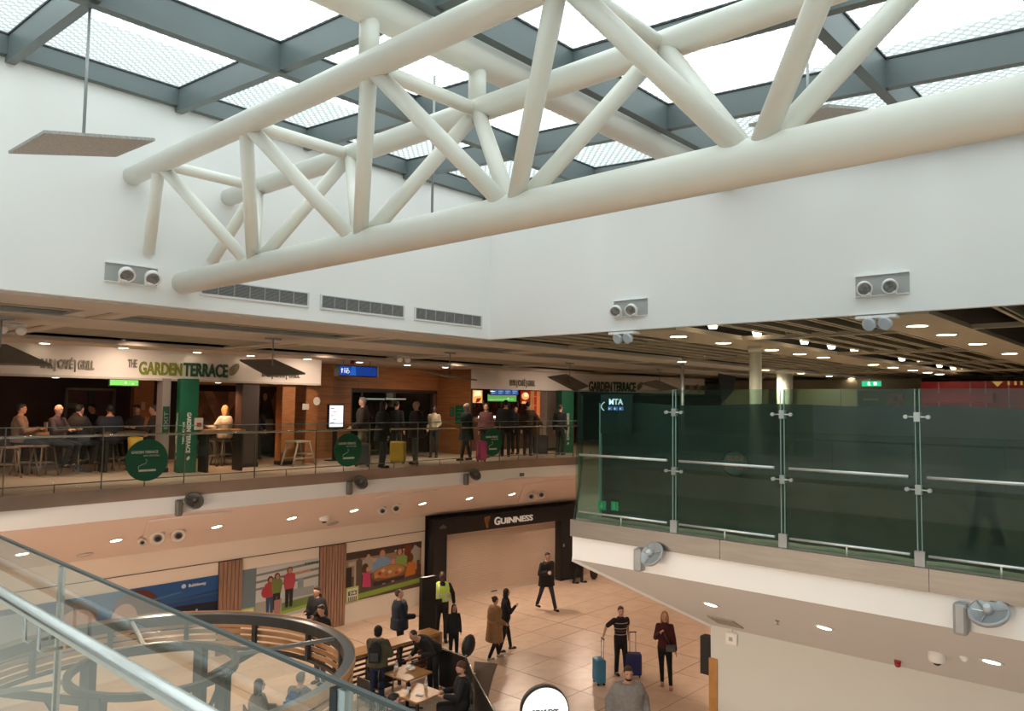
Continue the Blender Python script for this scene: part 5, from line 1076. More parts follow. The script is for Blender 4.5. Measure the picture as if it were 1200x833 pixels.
for k, (px, py) in enumerate([(239, 547), (261, 545)]):
    p = az(px, py, ZU); stool(p.x, p.y, ['grey bar stool left of the seated woman', 'grey bar stool under the seated woman in white'][k], .64, mat('stool_grey', (.17, .15, .14), .6), 'grey bar stools beside the green column', .2)
p = az(349, 545.5, ZU); r = empty('step_stool', 'pale wooden two-step stool standing alone by the balustrade', 'stool', loc=(p.x, p.y, ZU), rz=.25, wc=False); PW = mat('pale_wood', (.40, .33, .25), .6, noise=.1)
ob('seat', MB().bb(-.28, .26, -.19, .19, .60, .64), PW, r); ob('step', MB().bb(.12, .36, -.2, .2, .28, .31), PW, r)
for i in (-1, 1):
    ob('leg', MB().tube([(.42, i * .2, 0), (.22, i * .17, .6)], .025, 6), PW, r); ob('leg', MB().tube([(-.40, i * .2, 0), (-.2, i * .17, .6)], .025, 6), PW, r); ob('rung', MB().tube([(-.34, i * .19, .2), (.36, i * .19, .2)], .018, 6), PW, r)
def htable(px, py, w, d, lab, h=1.05, m=None):
    p = az(px, 552, ZU); h = zat(px, py, p) - ZU; p.z = ZU + h; r = empty('high_table', lab, 'table', loc=(p.x, p.y, ZU)); ob('table_top', MB().box((p.x, p.y, ZU + h - .03), (w, d, .06), 0), m or OAK, r)
    for i in (-1, 1): ob('leg', MB().bb(p.x + i * (w / 2 - .08) - .03, p.x + i * (w / 2 - .08) + .03, p.y - .2, p.y + .2, ZU, ZU + h - .06), BLACK, r)
    return p
hp1 = htable(57, 506, 1.35, .6, 'long oak high table on the left terrace'); hp2 = htable(258, 503, 1.0, .4, 'oak ledge table where the woman in white sits'); htable(140, 505, .9, .5, 'dark high table behind the left smoking sign', m=darkp)
tag(ob('menu_card', MB().bb(ay(53, 500, hp1.y).x, ay(53, 500, hp1.y).x + .02, hp1.y - .1, hp1.y + .1, hp1.z, hp1.z + .22), mat('card_pale', (.4, .34, .28), .6)), 'standing menu card on the long terrace table', 'menu')
p = ay(232, 494, hp2.y); r = empty('menu_stand', 'white menu stand on the ledge table by the green column', 'menu', loc=tuple(p)); ob('card', MB().bb(p.x - .1, p.x + .1, hp2.y - .05, hp2.y - .03, hp2.z, hp2.z + .27), mat('card_white', (.65, .6, .55), .6), r); ob('card_print', MB().bb(p.x - .05, p.x + .06, hp2.y - .054, hp2.y - .051, hp2.z + .07, hp2.z + .16), redm, r)
p = az(157, 553, ZU); p.z = zat(157, 520, p) - .16; tag(ob('yellow_bin', MB().lathe([(.14, 0), (.16, .3), (.12, .32)], 16, None, (p.x, p.y, p.z)), mat('yellow_plastic', (.5, .34, .04), .5)), 'small yellow bag behind the left smoking sign', 'bag')
def suitcase(x, y, z, ang, m, lab, w=.36, h=.52, d=.22, hand=.95):
    r = empty('suitcase', lab, 'suitcase', loc=(x, y, z), rz=ang, wc=False)
    ob('shell', MB().bb(-w / 2, w / 2, -d / 2, d / 2, .05, .05 + h), m, r, bevel=.04)
    rb = MB()
    for k in range(5): xx = -w / 2 + w * (k + 1) / 6; rb.bb(xx - .008, xx + .008, -d / 2 - .005, d / 2 + .005, .09, h)
    ob('ribs', rb, m, r)
    for i in (-1, 1):
        for j in (-1, 1): ob('wheel', MB().lathe([(.025, -.012), (.025, .012)], 12, look((1, 0, 0)), (i * (w / 2 - .05), j * (d / 2 - .04), .026)), BLACK, r)
    if hand:
        for i in (-1, 1): ob('handle_tube', MB().tube([(i * .07, d / 2 - .03, h + .04), (i * .07, d / 2 - .03, hand)], .008, 6), STEEL, r)
        ob('handle_grip', MB().tube([(-.085, d / 2 - .03, hand), (.085, d / 2 - .03, hand)], .014, 8), BLACK, r)
    return r
YAW = lambda deg: radians(-47.75 - deg + 90) - pi / 2   # local +Y turned to a heading relative to the view direction (0 away, 90 right)
p = az(702, 801, 0); suitcase(p.x, p.y, 0, YAW(75), mat('case_blue', (.04, .22, .38), .35), 'light blue hard suitcase pulled by the man in striped shirt', hand=1.0)
p = az(742, 793, 0); suitcase(p.x, p.y, 0, YAW(0), mat('case_navy', (.02, .03, .13), .35), 'navy suitcase behind the man in the grey jumper', w=.38, h=.5, hand=1.0)
p = az(466, 543, ZU); suitcase(p.x, p.y, ZU, YAW(10), mat('case_yellow', (.50, .33, .02), .4), 'yellow suitcase on the far gallery', w=.42, h=.55, hand=.8)
p = az(564, 541, ZU); suitcase(p.x, p.y, ZU, YAW(-10), mat('case_pink', (.38, .04, .13), .4), 'pink suitcase beside the right smoking sign', w=.3, h=.55, hand=0)
p = az(272, 545, ZU); suitcase(p.x + .3, p.y, ZU, YAW(10), mat('case_teal', (.02, .10, .11), .4), 'teal suitcase beside the grey bar stool', w=.4, h=.6, hand=0)
p = az(633, 533, ZU); suitcase(p.x, p.y, ZU, YAW(0), BLACK, 'black suitcase near the right green column', w=.5, h=.6, hand=.9)
p = az(427, 547, ZU); suitcase(p.x, p.y + .1, ZU, YAW(0), mat('case_black', (.02, .02, .025), .5), 'black suitcase behind the middle smoking sign', w=.4, h=.55, hand=0)
# ================================================================ PEOPLE
SKINS = {'fair': (.60, .33, .24), 'tan': (.46, .24, .15), 'dark': (.10, .045, .025)}
HAIRS = {'brown': (.06, .03, .018), 'black': (.008, .007, .007), 'blond': (.40, .25, .11), 'grey': (.25, .23, .21), 'red': (.12, .04, .02), 'none': None}
def smat(c): return mat('skin_' + c, SKINS[c], .55, noise=.06, scale=30)
def hmat(c): return mat('hair_' + c, HAIRS[c], .6, noise=.3, scale=60)
def cmat(c):
    return mat('cloth_%02x%02x%02x' % tuple(int(255 * min(1, v) ** .45) for v in c), c, .85, noise=.18, scale=18, bump=.15)
REM = []
def remesh(mb, voxel, name, smooth=2):
    me = mb.mesh(name); o = bpy.data.objects.new(name, me); COL.objects.link(o)
    r = o.modifiers.new('r', 'REMESH'); r.mode = 'VOXEL'; r.voxel_size = voxel; r.use_smooth_shade = True
    s = o.modifiers.new('s', 'SMOOTH'); s.factor = .5; s.iterations = smooth
    REM.append(o); return o
def finish(o, m, par): o.data.materials.append(m); adopt(o, par); return o
def loft(mb, rings, n=16):  # rings: (centre, half width, half depth, x axis, y axis)
    vs = []
    for c, w, d, X, Y in rings:
        for k in range(n): a = 2 * pi * k / n; vs.append(c + X * (w * cos(a)) + Y * (d * sin(a)))
    m = len(rings); b0 = len(mb.v)
    mb.add(vs, [(i * n + k, i * n + (k + 1) % n, (i + 1) * n + (k + 1) % n, (i + 1) * n + k) for i in range(m - 1) for k in range(n)])
    mb.f.append(tuple(b0 + k for k in range(n))[::-1]); mb.f.append(tuple(b0 + (m - 1) * n + k for k in range(n))); mb.sm += [False] * 2
def cone(mb, a, b, ra, rb, n=12):
    a, b = Vector(a), Vector(b); mb.ell(a, (ra,) * 3, None, n, 8); mb.ell(b, (rb,) * 3, None, n, 8)
    if (b - a).length > 1e-4: mb.tube([a, b], [ra, rb], n)
def ik(a, b, l1, l2, pole):
    a, b = Vector(a), Vector(b); d = b - a; L = min(d.length, (l1 + l2) * .999); dn = d.normalized(); x = (l1 * l1 - l2 * l2 + L * L) / (2 * L)
    h = math.sqrt(max(0, l1 * l1 - x * x)); p = Vector(pole); p = (p - dn * p.dot(dn)).normalized(); return a + dn * x + p * h, a + dn * L
def person(label, x, y, z, face, h=1.75, top=(.02, .02, .02), legs=(.02, .02, .025), shoes=(.015, .013, .012), skin='fair', hair='brown', style='short', lean=0.0, hipz=None, lf=(-.10, 0), rf=(.10, 0),
           lfz=0., rfz=0., lh=None, rh=None, hy=0.0, hp=0.0, coat=0.0, bulk=0.0, sleeves=True, fem=False, hood=False, detail=False, group=None, stripes=None, vest=None, beard=False, sit=False, skirt=False, extra=None):
    s = h / 1.75; r = empty('person', label, 'person', group, loc=(x, y, z), rz=YAW(face), wc=False); vox = .0115 if detail else .0145
    V_ = Vector; hipz = (hipz / s) if hipz else .93
    P0 = V_((0, 0, hipz)); sp = V_((0, sin(lean), cos(lean))); Xv = V_((1, 0, 0)); Yv = sp.cross(Xv) * -1 if False else V_((0, cos(lean), -sin(lean)))
    sw = .150 if fem else .172; sc = P0 + sp * .48
    nb = P0 + sp * .55; hl = lean * .3 + hp
    hd = V_((0, sin(hl), cos(hl))); hf0 = V_((0, cos(hl), -sin(hl))); Rz = Matrix.Rotation(-hy, 3, 'Z'); hf = Rz @ hf0; hr = Rz @ Xv; hd = Rz @ hd
    HC = nb + V_((0, .02, .0)) + sp * .035 + hd * .105
    HM = Matrix((hr, hf, hd)).transposed()
    W_ = (.93 if fem else 1.0) + bulk * 1.2
    T = [(-.10, .12, .10), (-.03, .155, .115), (.06, .155, .115), (.15, .135, .10), (.27, .150, .112), (.38, .165, .115), (.46, .150, .09), (.505, .095, .075), (.53, .070, .066), (.56, .055, .058)]
    def torso(mb, inf, t0=-1, t1=9):
        rg = [(P0 + sp * t, (w * W_) + inf, d * (1 + bulk) + inf, Xv, Yv) for t, w, d in T if t0 <= t <= t1]; loft(mb, rg)
    legsJ = []
    for sd, (fx, fy), fz in ((-1, lf, lfz), (1, rf, rfz)):
        hipj = P0 + V_((sd * .085, 0, -.02)); ank = V_((fx, fy, .075 + fz)); kn, ank = ik(hipj, ank, .425, .415, (sd * .1, 1, .15)); legsJ.append((sd, hipj, kn, ank))
    armsJ = []
    for sd, hand in ((-1, lh), (1, rh)):
        sj = sc + Xv * sd * sw - sp * .02
        if hand is None: hand = (sd * (sw + .07), .03, hipz - .07) if not sit else (sd * .15, .28, hipz + .12)
        el, wr = ik(sj, V_(hand), .285, .26, (sd * .5, -1, -.35)); armsJ.append((sd, sj, el, wr))
    body = MB(); torso(body, 0)
    cone(body, nb - sp * .03, HC - hd * .05, .052, .048)
    body.ell(HC, (.073, .092, .105), HM, 16, 12); body.ell(HC + HM @ V_((0, .022, -.055)), (.056, .068, .058), HM)
    body.ell(HC + HM @ V_((0, .092, -.012)), (.011, .016, .018), HM); body.ell(HC + HM @ V_((0, .086, .008)), (.008, .012, .022), HM)
    for sd in (-1, 1): body.ell(HC + HM @ V_((sd * .076, -.005, -.005)), (.010, .018, .028), HM)
    body.ell(HC + HM @ V_((0, .078, .024)), (.045, .014, .008), HM); body.ell(HC + HM @ V_((0, .074, -.062)), (.020, .012, .007), HM)
    for sd, hj, kn, an in legsJ:
        cone(body, hj, hj.lerp(kn, .5), .078, .066); cone(body, hj.lerp(kn, .5), kn, .066, .050); cone(body, kn, kn.lerp(an, .35), .050, .052); cone(body, kn.lerp(an, .35), an, .052, .036)
        cone(body, an - V_((0, 0, .03)), an + V_((0, .11, -.045)), .034, .026)
    for sd, sj, el, wr in armsJ:
        cone(body, sj, el, .050, .038); cone(body, el, wr, .038, .026)
        dr = (wr - el).normalized(); side = dr.cross(V_((0, 1, 0))); side = side.normalized() if side.length > .1 else Xv.copy(); nrm = dr.cross(side).normalized()
        pc = wr + dr * .045; Mh = Matrix((nrm, side, dr)).transposed(); body.ell(pc, (.038, .018, .050), Mh)
        for q, (off, ln) in enumerate(((-.028, .058), (-.010, .068), (.009, .064), (.027, .050))):
            a = pc + nrm * off + dr * .035; b = a + dr * ln * .55 + side * .006 * sd; c_ = b + (dr * .8 + side * .6 * (1 if q else .9)).normalized() * ln * .5
            cone(body, a, b, .0105, .0095, 8); cone(body, b, c_, .0095, .0085, 8)
        tb_ = pc - nrm * .034 - dr * .015; cone(body, tb_, tb_ + (dr * .6 - nrm * .6 + side * .3).normalized() * .04, .012, .010, 8); cone(body, tb_ + (dr * .6 - nrm * .6 + side * .3).normalized() * .04, tb_ + (dr * .95 - nrm * .5 + side * .5).normalized() * .065, .010, .009, 8)
    def put(name, mb, m, vx, par=r, sm=2):
        mb.v = [tuple(c * s for c in v) for v in mb.v]; return finish(remesh(mb, vx, name, sm), m, par) if vx else ob(name, mb, m, par)
    put('body', body, smat(skin), vox, sm=1)
    for sd in (-1, 1): e = put('eye', MB().ell(HC + HM @ V_((sd * .031, .083, .006)), (.011, .008, .007), HM, 8, 6), mat('eye_dark', (.03, .02, .015), .2), 0)
    put('mouth', MB().ell(HC + HM @ V_((0, .083, -.058)), (.022, .007, .006), HM, 8, 6), mat('lips', (.32, .10, .08), .5), 0)
    if beard: put('beard', MB().ell(HC + HM @ V_((0, .030, -.084)), (.057, .060, .038), HM, 14, 10), hmat('black' if hair != 'red' else 'red'), .010)
    # trousers or skirt
    tr = MB(); torso(tr, .014, -1, .10)
    for sd, hj, kn, an in legsJ:
        e = an + (kn - an).normalized() * .015; cone(tr, hj, hj.lerp(kn, .5), .092, .080); cone(tr, hj.lerp(kn, .5), kn, .080, .063); cone(tr, kn, e, .063, .054 if not fem else .047)
    put('trousers', tr, cmat(legs), .017)
    # shoes
    for sd, hj, kn, an in legsJ:
        sh = MB(); dz = an.z - .075; lift = V_((0, 0, dz)); base = V_((an.x, an.y, 0)) + lift
        sh.ell(base + V_((0, -.01, .045)), (.042, .055, .045)); sh.ell(base + V_((0, .10, .032)), (.045, .085, .034)); sh.box(base + V_((0, .055, .012)), (.078, .23, .022))
        put('shoe', sh, cmat(shoes), .012)
    # top: shirt, jacket or coat
    tp = MB(); inf = .020 + bulk * .25 + (.012 if coat else 0)
    torso(tp, inf, -.04 if not coat else -.10, .535)
    if coat:
        rg = []
        for t in (.12, 0, -.15, -.3, -.45):
            if -t > coat + .001: t = -coat
            fl_ = .02 + max(0, -t) * .12; c = P0 + V_((0, sin(lean) * t if t > 0 else .03 * (1 if sit else 0), t)); 
            rg.append((c, .150 * W_ + inf + fl_, .112 * (1 + bulk) + inf + fl_ * .8, Xv, V_((0, 1, 0))))
            if t <= -coat: break
        loft(tp, rg)
    for sd, sj, el, wr in armsJ:
        e = wr - (wr - el).normalized() * .015 if sleeves else sj.lerp(el, .8)
        tp.ell(sj - Vector((0, 0, .008)), (.056 + inf * .45,) * 3)
        if sleeves: cone(tp, sj, el, .053 + inf * .5, .047 + inf * .5); cone(tp, el, e, .047 + inf * .5, .036 + inf * .4)
        else: cone(tp, sj, e, .060 + inf * .4, .054 + inf * .4)
    tp.ell(nb - sp * .005, (.068, .062, .03))
    if hood: tp.ell(nb - Yv * .07 + sp * .0, (.11, .06, .07))
    t_ = put('jacket' if (coat or bulk) else 'shirt', tp, cmat(top), .0155 if detail else .018)
    if stripes:
        for zt, cc in stripes:
            st = MB(); c = P0 + sp * zt; w = None
            for (ta, wa, da), (tb2, wb2, db) in zip(T, T[1:]):
                if ta <= zt <= tb2: f = (zt - ta) / (tb2 - ta); w = (wa + (wb2 - wa) * f) * W_; d = (da + (db - da) * f) * (1 + bulk)
            loft(st, [(c - sp * .008, w + inf + .003, d + inf + .003, Xv, Yv), (c + sp * .008, w + inf + .003, d + inf + .003, Xv, Yv)], 28); put('shirt_stripe', st, cmat(cc), 0)
    if vest:
        vm = MB(); torso(vm, inf + .014, .02, .46)
        for sd in (-1, 1): cone(vm, sc + Xv * sd * .08 + sp * .0, sc + Xv * sd * .14 - sp * .03, .075, .07)
        put('safety_vest', vm, mat('hi_vis_yellow', (.55, .72, .05), .6, emit=.12), .016)
        for zt in (.12, .24):
            rg = [(P0 + sp * (zt + dz), .163 * W_ + inf + .012, .118 + inf + .014, Xv, Yv) for dz in (-.022, .022)]; st = MB(); loft(st, rg, 28); put('reflective_band', st, mat('reflective', (.7, .72, .7), .3), 0)
        for sd in (-1, 1): st = MB(); st.tube([sc + Xv * sd * .085 + Yv * .095 + sp * .03, P0 + Xv * sd * .085 + sp * .1 + Yv * (.118 + inf + .02)], .02, 6); put('reflective_band', st, mat('reflective', (.7, .72, .7)), 0)
    # hair
    if hair != 'none':
        hm_ = MB()
        if style == 'short': hm_.ell(HC + HM @ V_((0, -.020, .022)), (.080, .090, .098), HM, 16, 12); hm_.ell(HC + HM @ V_((0, .035, .078)), (.060, .050, .035), HM)
        elif style == 'buzz': hm_.ell(HC + HM @ V_((0, -.016, .018)), (.076, .088, .094), HM, 16, 12)
        elif style == 'curly':
            for k in range(22):
                a = k * 2.4; b_ = .2 + .065 * k; q = V_((.075 * cos(a) * sin(b_), -.015 + .082 * sin(a) * sin(b_), .03 + .085 * cos(b_))); hm_.ell(HC + HM @ q, (.026,) * 3, HM, 8, 6)
            hm_.ell(HC + HM @ V_((0, -.02, .028)), (.078, .086, .092), HM)
        elif style == 'long':
            hm_.ell(HC + HM @ V_((0, -.018, .020)), (.084, .090, .100), HM, 16, 12); hm_.ell(HC + HM @ V_((0, -.06, -.08)), (.082, .045, .12), HM)
            for sd in (-1, 1): cone(hm_, HC + HM @ V_((sd * .072, -.005, .0)), HC + HM @ V_((sd * .082, .0, -.16)), .026, .024)
        elif style == 'bun': hm_.ell(HC + HM @ V_((0, -.018, .020)), (.080, .090, .098), HM, 16, 12); hm_.ell(HC + HM @ V_((0, -.09, .07)), (.042, .042, .042), HM)
        elif style == 'bob': hm_.ell(HC + HM @ V_((0, -.018, .016)), (.092, .098, .108), HM, 16, 12); hm_.ell(HC + HM @ V_((0, -.03, -.05)), (.088, .07, .07), HM)
        elif style == 'hat': hm_.ell(HC + HM @ V_((0, -.010, .035)), (.086, .100, .090), HM, 16, 12)
        put('hair' if style != 'hat' else 'knitted_hat', hm_, hmat(hair), .011 if detail else .013)
    if extra: extra(r, s, dict(P0=P0, sp=sp, sc=sc, Yv=Yv, armsJ=armsJ, HC=HC, HM=HM, nb=nb, legsJ=legsJ))
    return r
def backpack(col_, col2_):
    def f(r, s, J):
        c = (J['P0'] + J['sp'] * .32 - J['Yv'] * .21) ; mb = MB().ell(c, (.145, .09, .22)); mb.box(c - J['sp'] * .05, (.24, .14, .32)); mb.v = [tuple(k * s for k in v) for v in mb.v]
        b = finish(remesh(mb, .018, 'backpack'), cmat(col_), r)
        p = MB().box((c - J['Yv'] * .09 - J['sp'] * .08) * s, (.17 * s, .04 * s, .16 * s)); ob('pocket', p, cmat(col2_), b, bevel=.01)
        for sd in (-1, 1):
            q = MB().tube([(c + Vector((sd * .09, .05, .16))) * s, (J['sc'] + Vector((sd * .10, 0, .045))) * s, (J['sc'] + Vector((sd * .11, .13, -.06))) * s, (J['sc'] + Vector((sd * .13, .10, -.25))) * s], .018, 6); ob('strap', q, cmat(col2_), b)
    return f
def crossbag(col_):
    def f(r, s, J):
        a = J['sc'] + Vector((.12, .0, .05)); c = J['P0'] + Vector((-.14, .15, .05)); mid = J['P0'] + J['sp'] * .3 + Vector((.0, .155, 0))
        ob('bag_strap', MB().tube([a * s, mid * s, c * s], .008, 6), cmat(col_), r); ob('shoulder_bag', MB().box((c - Vector((0, 0, .05))) * s, (.22 * s, .08 * s, .16 * s)), cmat(col_), r, bevel=.02)
    return f
def held(which, kind):
    def f(r, s, J):
        sd, sj, el, wr = J['armsJ'][which]; p = (wr + (wr - el).normalized() * .075) * s
        if kind == 'cup': c = ob('paper_cup', MB().lathe([(.030, -.06), (.040, .05)], 14, None, p + Vector((0, .03, 0))), mat('cup_white', (.75, .7, .65), .5), r); ob('lid', MB().lathe([(.043, .05), (.040, .062)], 14, None, p + Vector((0, .03, 0))), BLACK, c)
        if kind == 'phone': ob('phone', MB().box(p + Vector((0, .02, .03)), (.07, .01, .14)), BLACK, r)
        if kind == 'badge': ob('belt_pouch', MB().box((J['P0'] + Vector((.10, .15, .10))) * s, (.18, .06, .12)), BLACK, r, bevel=.01)
        if kind == 'carrier': ob('carrier_bag', MB().box(p + Vector((0, .0, -.2)), (.28, .08, .3)), cmat((.03, .16, .15)), r, bevel=.02)
    return f
def both(*fs):
    def f(r, s, J):
        for g in fs: g(r, s, J)
    return f
BK, DK = (.012, .012, .014), (.022, .022, .028)
G = lambda px, py: az(px, py, 0)
# ---- ground floor
p = G(640, 716); person('man in black coat walking with a paper cup before the shutter', p.x, p.y, 0, 150, 1.80, BK, (.03, .032, .042), skin='fair', hair='brown', lean=.06, lf=(-.08, .42), rf=(.10, -.36), rfz=.05, lh=(-.26, -.06, .86), rh=(.13, .24, 1.18), coat=.18, bulk=.10, extra=held(1, 'cup'))
p = G(727, 792); person('man in dark striped shirt pulling two suitcases', p.x, p.y, 0, 165, 1.62, (.02, .012, .018), BK, skin='fair', hair='brown', sleeves=False, lf=(-.12, .08), rf=(.06, -.12), rh=(.44, -.08, .98), lh=(-.28, -.15, .96), hy=.1, detail=True,
                             stripes=[(.12, (.5, .45, .42)), (.20, (.30, .08, .09)), (.27, (.5, .45, .42)), (.40, (.5, .45, .42))])
p = G(779, 804); person('blonde woman in maroon top with grey crossbody bag', p.x, p.y, 0, 192, 1.68, (.075, .012, .018), BK, (.50, .22, .17), skin='fair', hair='blond', style='long', fem=True, lf=(-.14, .16), rf=(.06, -.10), rh=(.10, .20, 1.28), lh=(-.25, .05, .85), detail=True, extra=crossbag((.12, .13, .15)))
p = az(736, 779, 1.80); person('bearded man in light grey jumper walking towards the viewer', p.x, p.y, 0, 178, 1.80, (.30, .29, .29), (.03, .03, .04), skin='fair', hair='brown', beard=True, bulk=.22, lf=(-.1, .2), rf=(.1, -.1), rh=(.33, .08, .95), lh=(-.32, .06, .96), detail=True)
p = G(579, 773); person('person in long tan coat walking away with brown hair bun', p.x, p.y, 0, 55, 1.56, (.32, .17, .075), BK, (.4, .38, .36), skin='fair', hair='brown', style='bun', fem=True, coat=.42, bulk=.12, lf=(-.10, .22), rf=(.08, -.22), rfz=.04, rh=(.2, .2, 1.0))
p = G(591, 768); person('dark haired woman in black beside the tan coat', p.x + .25, p.y + .2, 0, 70, 1.60, BK, BK, (.05, .05, .05), skin='fair', hair='black', style='long', fem=True, lf=(-.1, .2), rf=(.1, -.2), rh=(.1, .25, 1.25))
p = G(517, 751); person('man in yellow hi-vis vest with dark trousers', p.x, p.y, 0, 168, 1.84, BK, BK, skin='dark', hair='black', style='buzz', vest=True, lf=(-.10, .05), rf=(.12, .0), lh=(-.3, .05, .95), detail=True, extra=held(1, 'badge'))
p = G(531, 774); person('young dark haired woman in black beside the hi-vis man', p.x, p.y, 0, 160, 1.38, BK, BK, skin='tan', hair='black', style='long', fem=True)
p = G(467, 777); person('man in dark puffer jacket looking up at the totem', p.x - .0, p.y, 0, 75, 1.80, (.018, .026, .045), BK, skin='fair', hair='brown', style='buzz', bulk=.14, hp=-.35, rh=(.12, .33, 1.1), coat=.12)
p = G(441, 832); person('person in olive jacket with a black backpack at the counter', p.x, p.y, 0, 5, 1.72, (.085, .075, .04), (.02, .035, .085), skin='fair', hair='black', style='bob', bulk=.12, lh=(-.10, .38, 1.08), rh=(.20, .32, 1.08), extra=backpack(BK, (.05, .055, .06)))
p = G(508, 812); person('man in black bending over the napkin table', p.x, p.y, 0, 225, 1.78, BK, BK, skin='fair', hair='brown', style='buzz', lean=1.0, hp=.35, lh=(-.22, .52, .95), rh=(.2, .45, .85), bulk=.08)
def seated(label, x, y, z, face, seat=.45, **k):
    h = k.pop('h', 1.75); return person(label, x, y, z, face, h, hipz=seat + .085, sit=True, lf=k.pop('lf', (-.12, .42)), rf=k.pop('rf', (.12, .42)), lh=k.pop('lh', (-.14, .34, seat + .30)), rh=k.pop('rh', (.14, .34, seat + .30)), **k)
q = az(541, 783, 1.22); seated('seated man with reddish curly hair and beard in black', q.x + .02, q.y, 0, 262, skin='fair', hair='red', style='curly', beard=True, top=BK, legs=BK, bulk=.08, hy=-.1, hp=.1, detail=True)
chair(q.x + .02, q.y, YAW(262), 'black café chair under the red haired man')
q = az(459, 822, 1.20); seated('dark haired seated person at the cola table, half hidden by glass', q.x, q.y, 0, 70, top=BK, legs=BK, skin='fair', hair='black', hp=.15)
chair(q.x, q.y, YAW(70), 'black café chair at the left of the cola table')
p = az(372, 686, 1.78); person('taller man in black jacket with white collar near the pilaster', p.x, p.y, 0, 205, 1.78, BK, DK, skin='fair', hair='brown', coat=.12, bulk=.12, rh=(.1, .28, 1.15), hood=True, extra=held(0, 'carrier'))
p = az(378, 708, 1.74); person('man in dark suit jacket touching his face behind the pavilion', p.x, p.y, 0, 215, 1.76, BK, (.10, .10, .11), skin='fair', hair='brown', bulk=.08, rh=(.06, .17, 1.50), hp=.15)
p = G(677, 683); person('person in black standing at the far end of the hall', p.x, p.y, 0, 100, 1.76, BK, BK, skin='fair', hair='black', coat=.2, lf=(-.1, .15), rf=(.1, -.12))
p = G(696, 679); q = empty('backpack', 'small dark patterned bag standing by the far legs', 'bag', loc=tuple(p)); ob('body', MB().ell((p.x, p.y, .28), (.18, .14, .28)), mat('bag_pattern', (.06, .02, .025), .7, noise=.6, scale=20), q); ob('strap', MB().tube([(p.x, p.y, .52), (p.x + .08, p.y, .62), (p.x + .12, p.y, .5)], .012, 6), BLACK, q)
p = G(719, 676); person('walker whose feet show under the right wing', p.x, p.y, 0, 95, 1.75, BK, BK, skin='fair', hair='brown', lf=(-.1, .28), rf=(.1, -.28))
q = az(303, 803, 1.22); seated('brown haired person in grey seated under the pavilion', q.x, q.y, 0, 60, top=(.22, .22, .23), legs=DK, skin='fair', hair='brown', style='long', fem=True, bulk=.1)
chair(q.x, q.y, YAW(60), 'black chair under the grey dressed pavilion diner')
q = az(352, 790, 1.30); seated('person in grey with a blue backpack under the pavilion', q.x, q.y, 0, 20, top=(.16, .165, .17), legs=DK, skin='fair', hair='grey', bulk=.15, extra=backpack((.01, .06, .25), BK))
chair(q.x, q.y, YAW(20), 'black chair under the blue backpack diner')
# ---- upper gallery
U = lambda px, py: az(px, py, ZU)
p = U(424, 545); person('grey haired man in dark gilet walking left on the gallery', p.x, p.y, ZU, 262, 1.80, (.035, .025, .022), (.20, .17, .12), skin='fair', hair='grey', bulk=.10, hood=True, lf=(-.1, .2), rf=(.1, -.15), lh=(-.2, .25, .98), rh=(.28, -.1, .95), detail=True)
p = U(447, 548); person('dark figure with long hair beside the gilet man', p.x, p.y, ZU, 60, 1.70, BK, DK, skin='fair', hair='black', style='long', fem=True, coat=.25, bulk=.1)
p = U(487, 544); person('balding man in dark coat behind the yellow suitcase', p.x, p.y, ZU, 250, 1.72, (.03, .02, .03), (.05, .05, .045), skin='fair', hair='grey', style='buzz', coat=.2, bulk=.15, extra=backpack(DK, BK))
p = U(471, 538); person('dark figure leaning towards the lobby window', p.x, p.y + .3, ZU, 20, 1.72, BK, BK, skin='fair', hair='black')
p = U(508, 536); person('person in cream jumper with dark skirt on the gallery', p.x, p.y, ZU, 185, 1.60, (.42, .36, .25), (.03, .035, .035), skin='dark', hair='black', fem=True, lh=(-.12, .2, 1.0))
p = U(546, 540); person('person in pale headscarf and dark coat walking on the gallery', p.x, p.y, ZU, 240, 1.68, (.02, .03, .025), BK, skin='fair', hair='grey', style='long', fem=True, coat=.3, bulk=.1, lf=(-.1, .2), rf=(.1, -.2))
p = U(569, 536); person('person in pink scarf standing behind the right smoking sign', p.x, p.y, ZU, 190, 1.68, (.14, .05, .05), BK, skin='fair', hair='brown', style='long', fem=True, bulk=.1)
p = U(592, 535); person('broad man in black seen from behind at the bar', p.x, p.y, ZU, 10, 1.80, BK, BK, skin='fair', hair='black', bulk=.25)
p = U(604, 532); person('smaller person in black between the bar customers', p.x, p.y, ZU, 200, 1.62, BK, BK, skin='fair', hair='black')
p = U(618, 534); person('man in brown jacket leaning right at the bar', p.x, p.y, ZU, 20, 1.76, (.06, .035, .018), DK, skin='fair', hair='black', bulk=.14, rh=(.42, .2, 1.0))
p = U(656, 533); person('dark figure beside the right green column', p.x, p.y, ZU, 30, 1.68, BK, BK, skin='fair', hair='brown')
p = az(382, 520, ZU + .9); 
p = U(316, 540); person('dark silhouette standing before the narrow leaf poster', p.x, p.y + .8, ZU, 0, 1.74, BK, BK, skin='fair', hair='black')
p = U(401, 540); person('person seen in the lobby window, dark jacket', 15.2, 20.3, ZU, 180, 1.70, (.05, .04, .04), BK, skin='fair', hair='brown')
person('second person waiting inside the dark lobby window', 16.1, 20.4, ZU, 200, 1.62, (.10, .05, .04), BK, skin='fair', hair='black')
def bar_sit(label, px, py, face, **k):
    p = U(px, py); return seated(label, p.x, p.y, ZU, face, seat=.64, lfz=.18, rfz=.18, lf=(-.12, .30), rf=(.12, .30), lh=k.pop('lh', (-.15, .36, .98)), rh=k.pop('rh', (.15, .36, .98)), **k)
bar_sit('woman in white top with blonde hair seated at the oak ledge', 262, 545, 290, top=(.70, .66, .58), legs=(.20, .19, .18), shoes=(.5, .45, .4), skin='fair', hair='blond', style='long', fem=True, bulk=.12, hp=.1, detail=True)
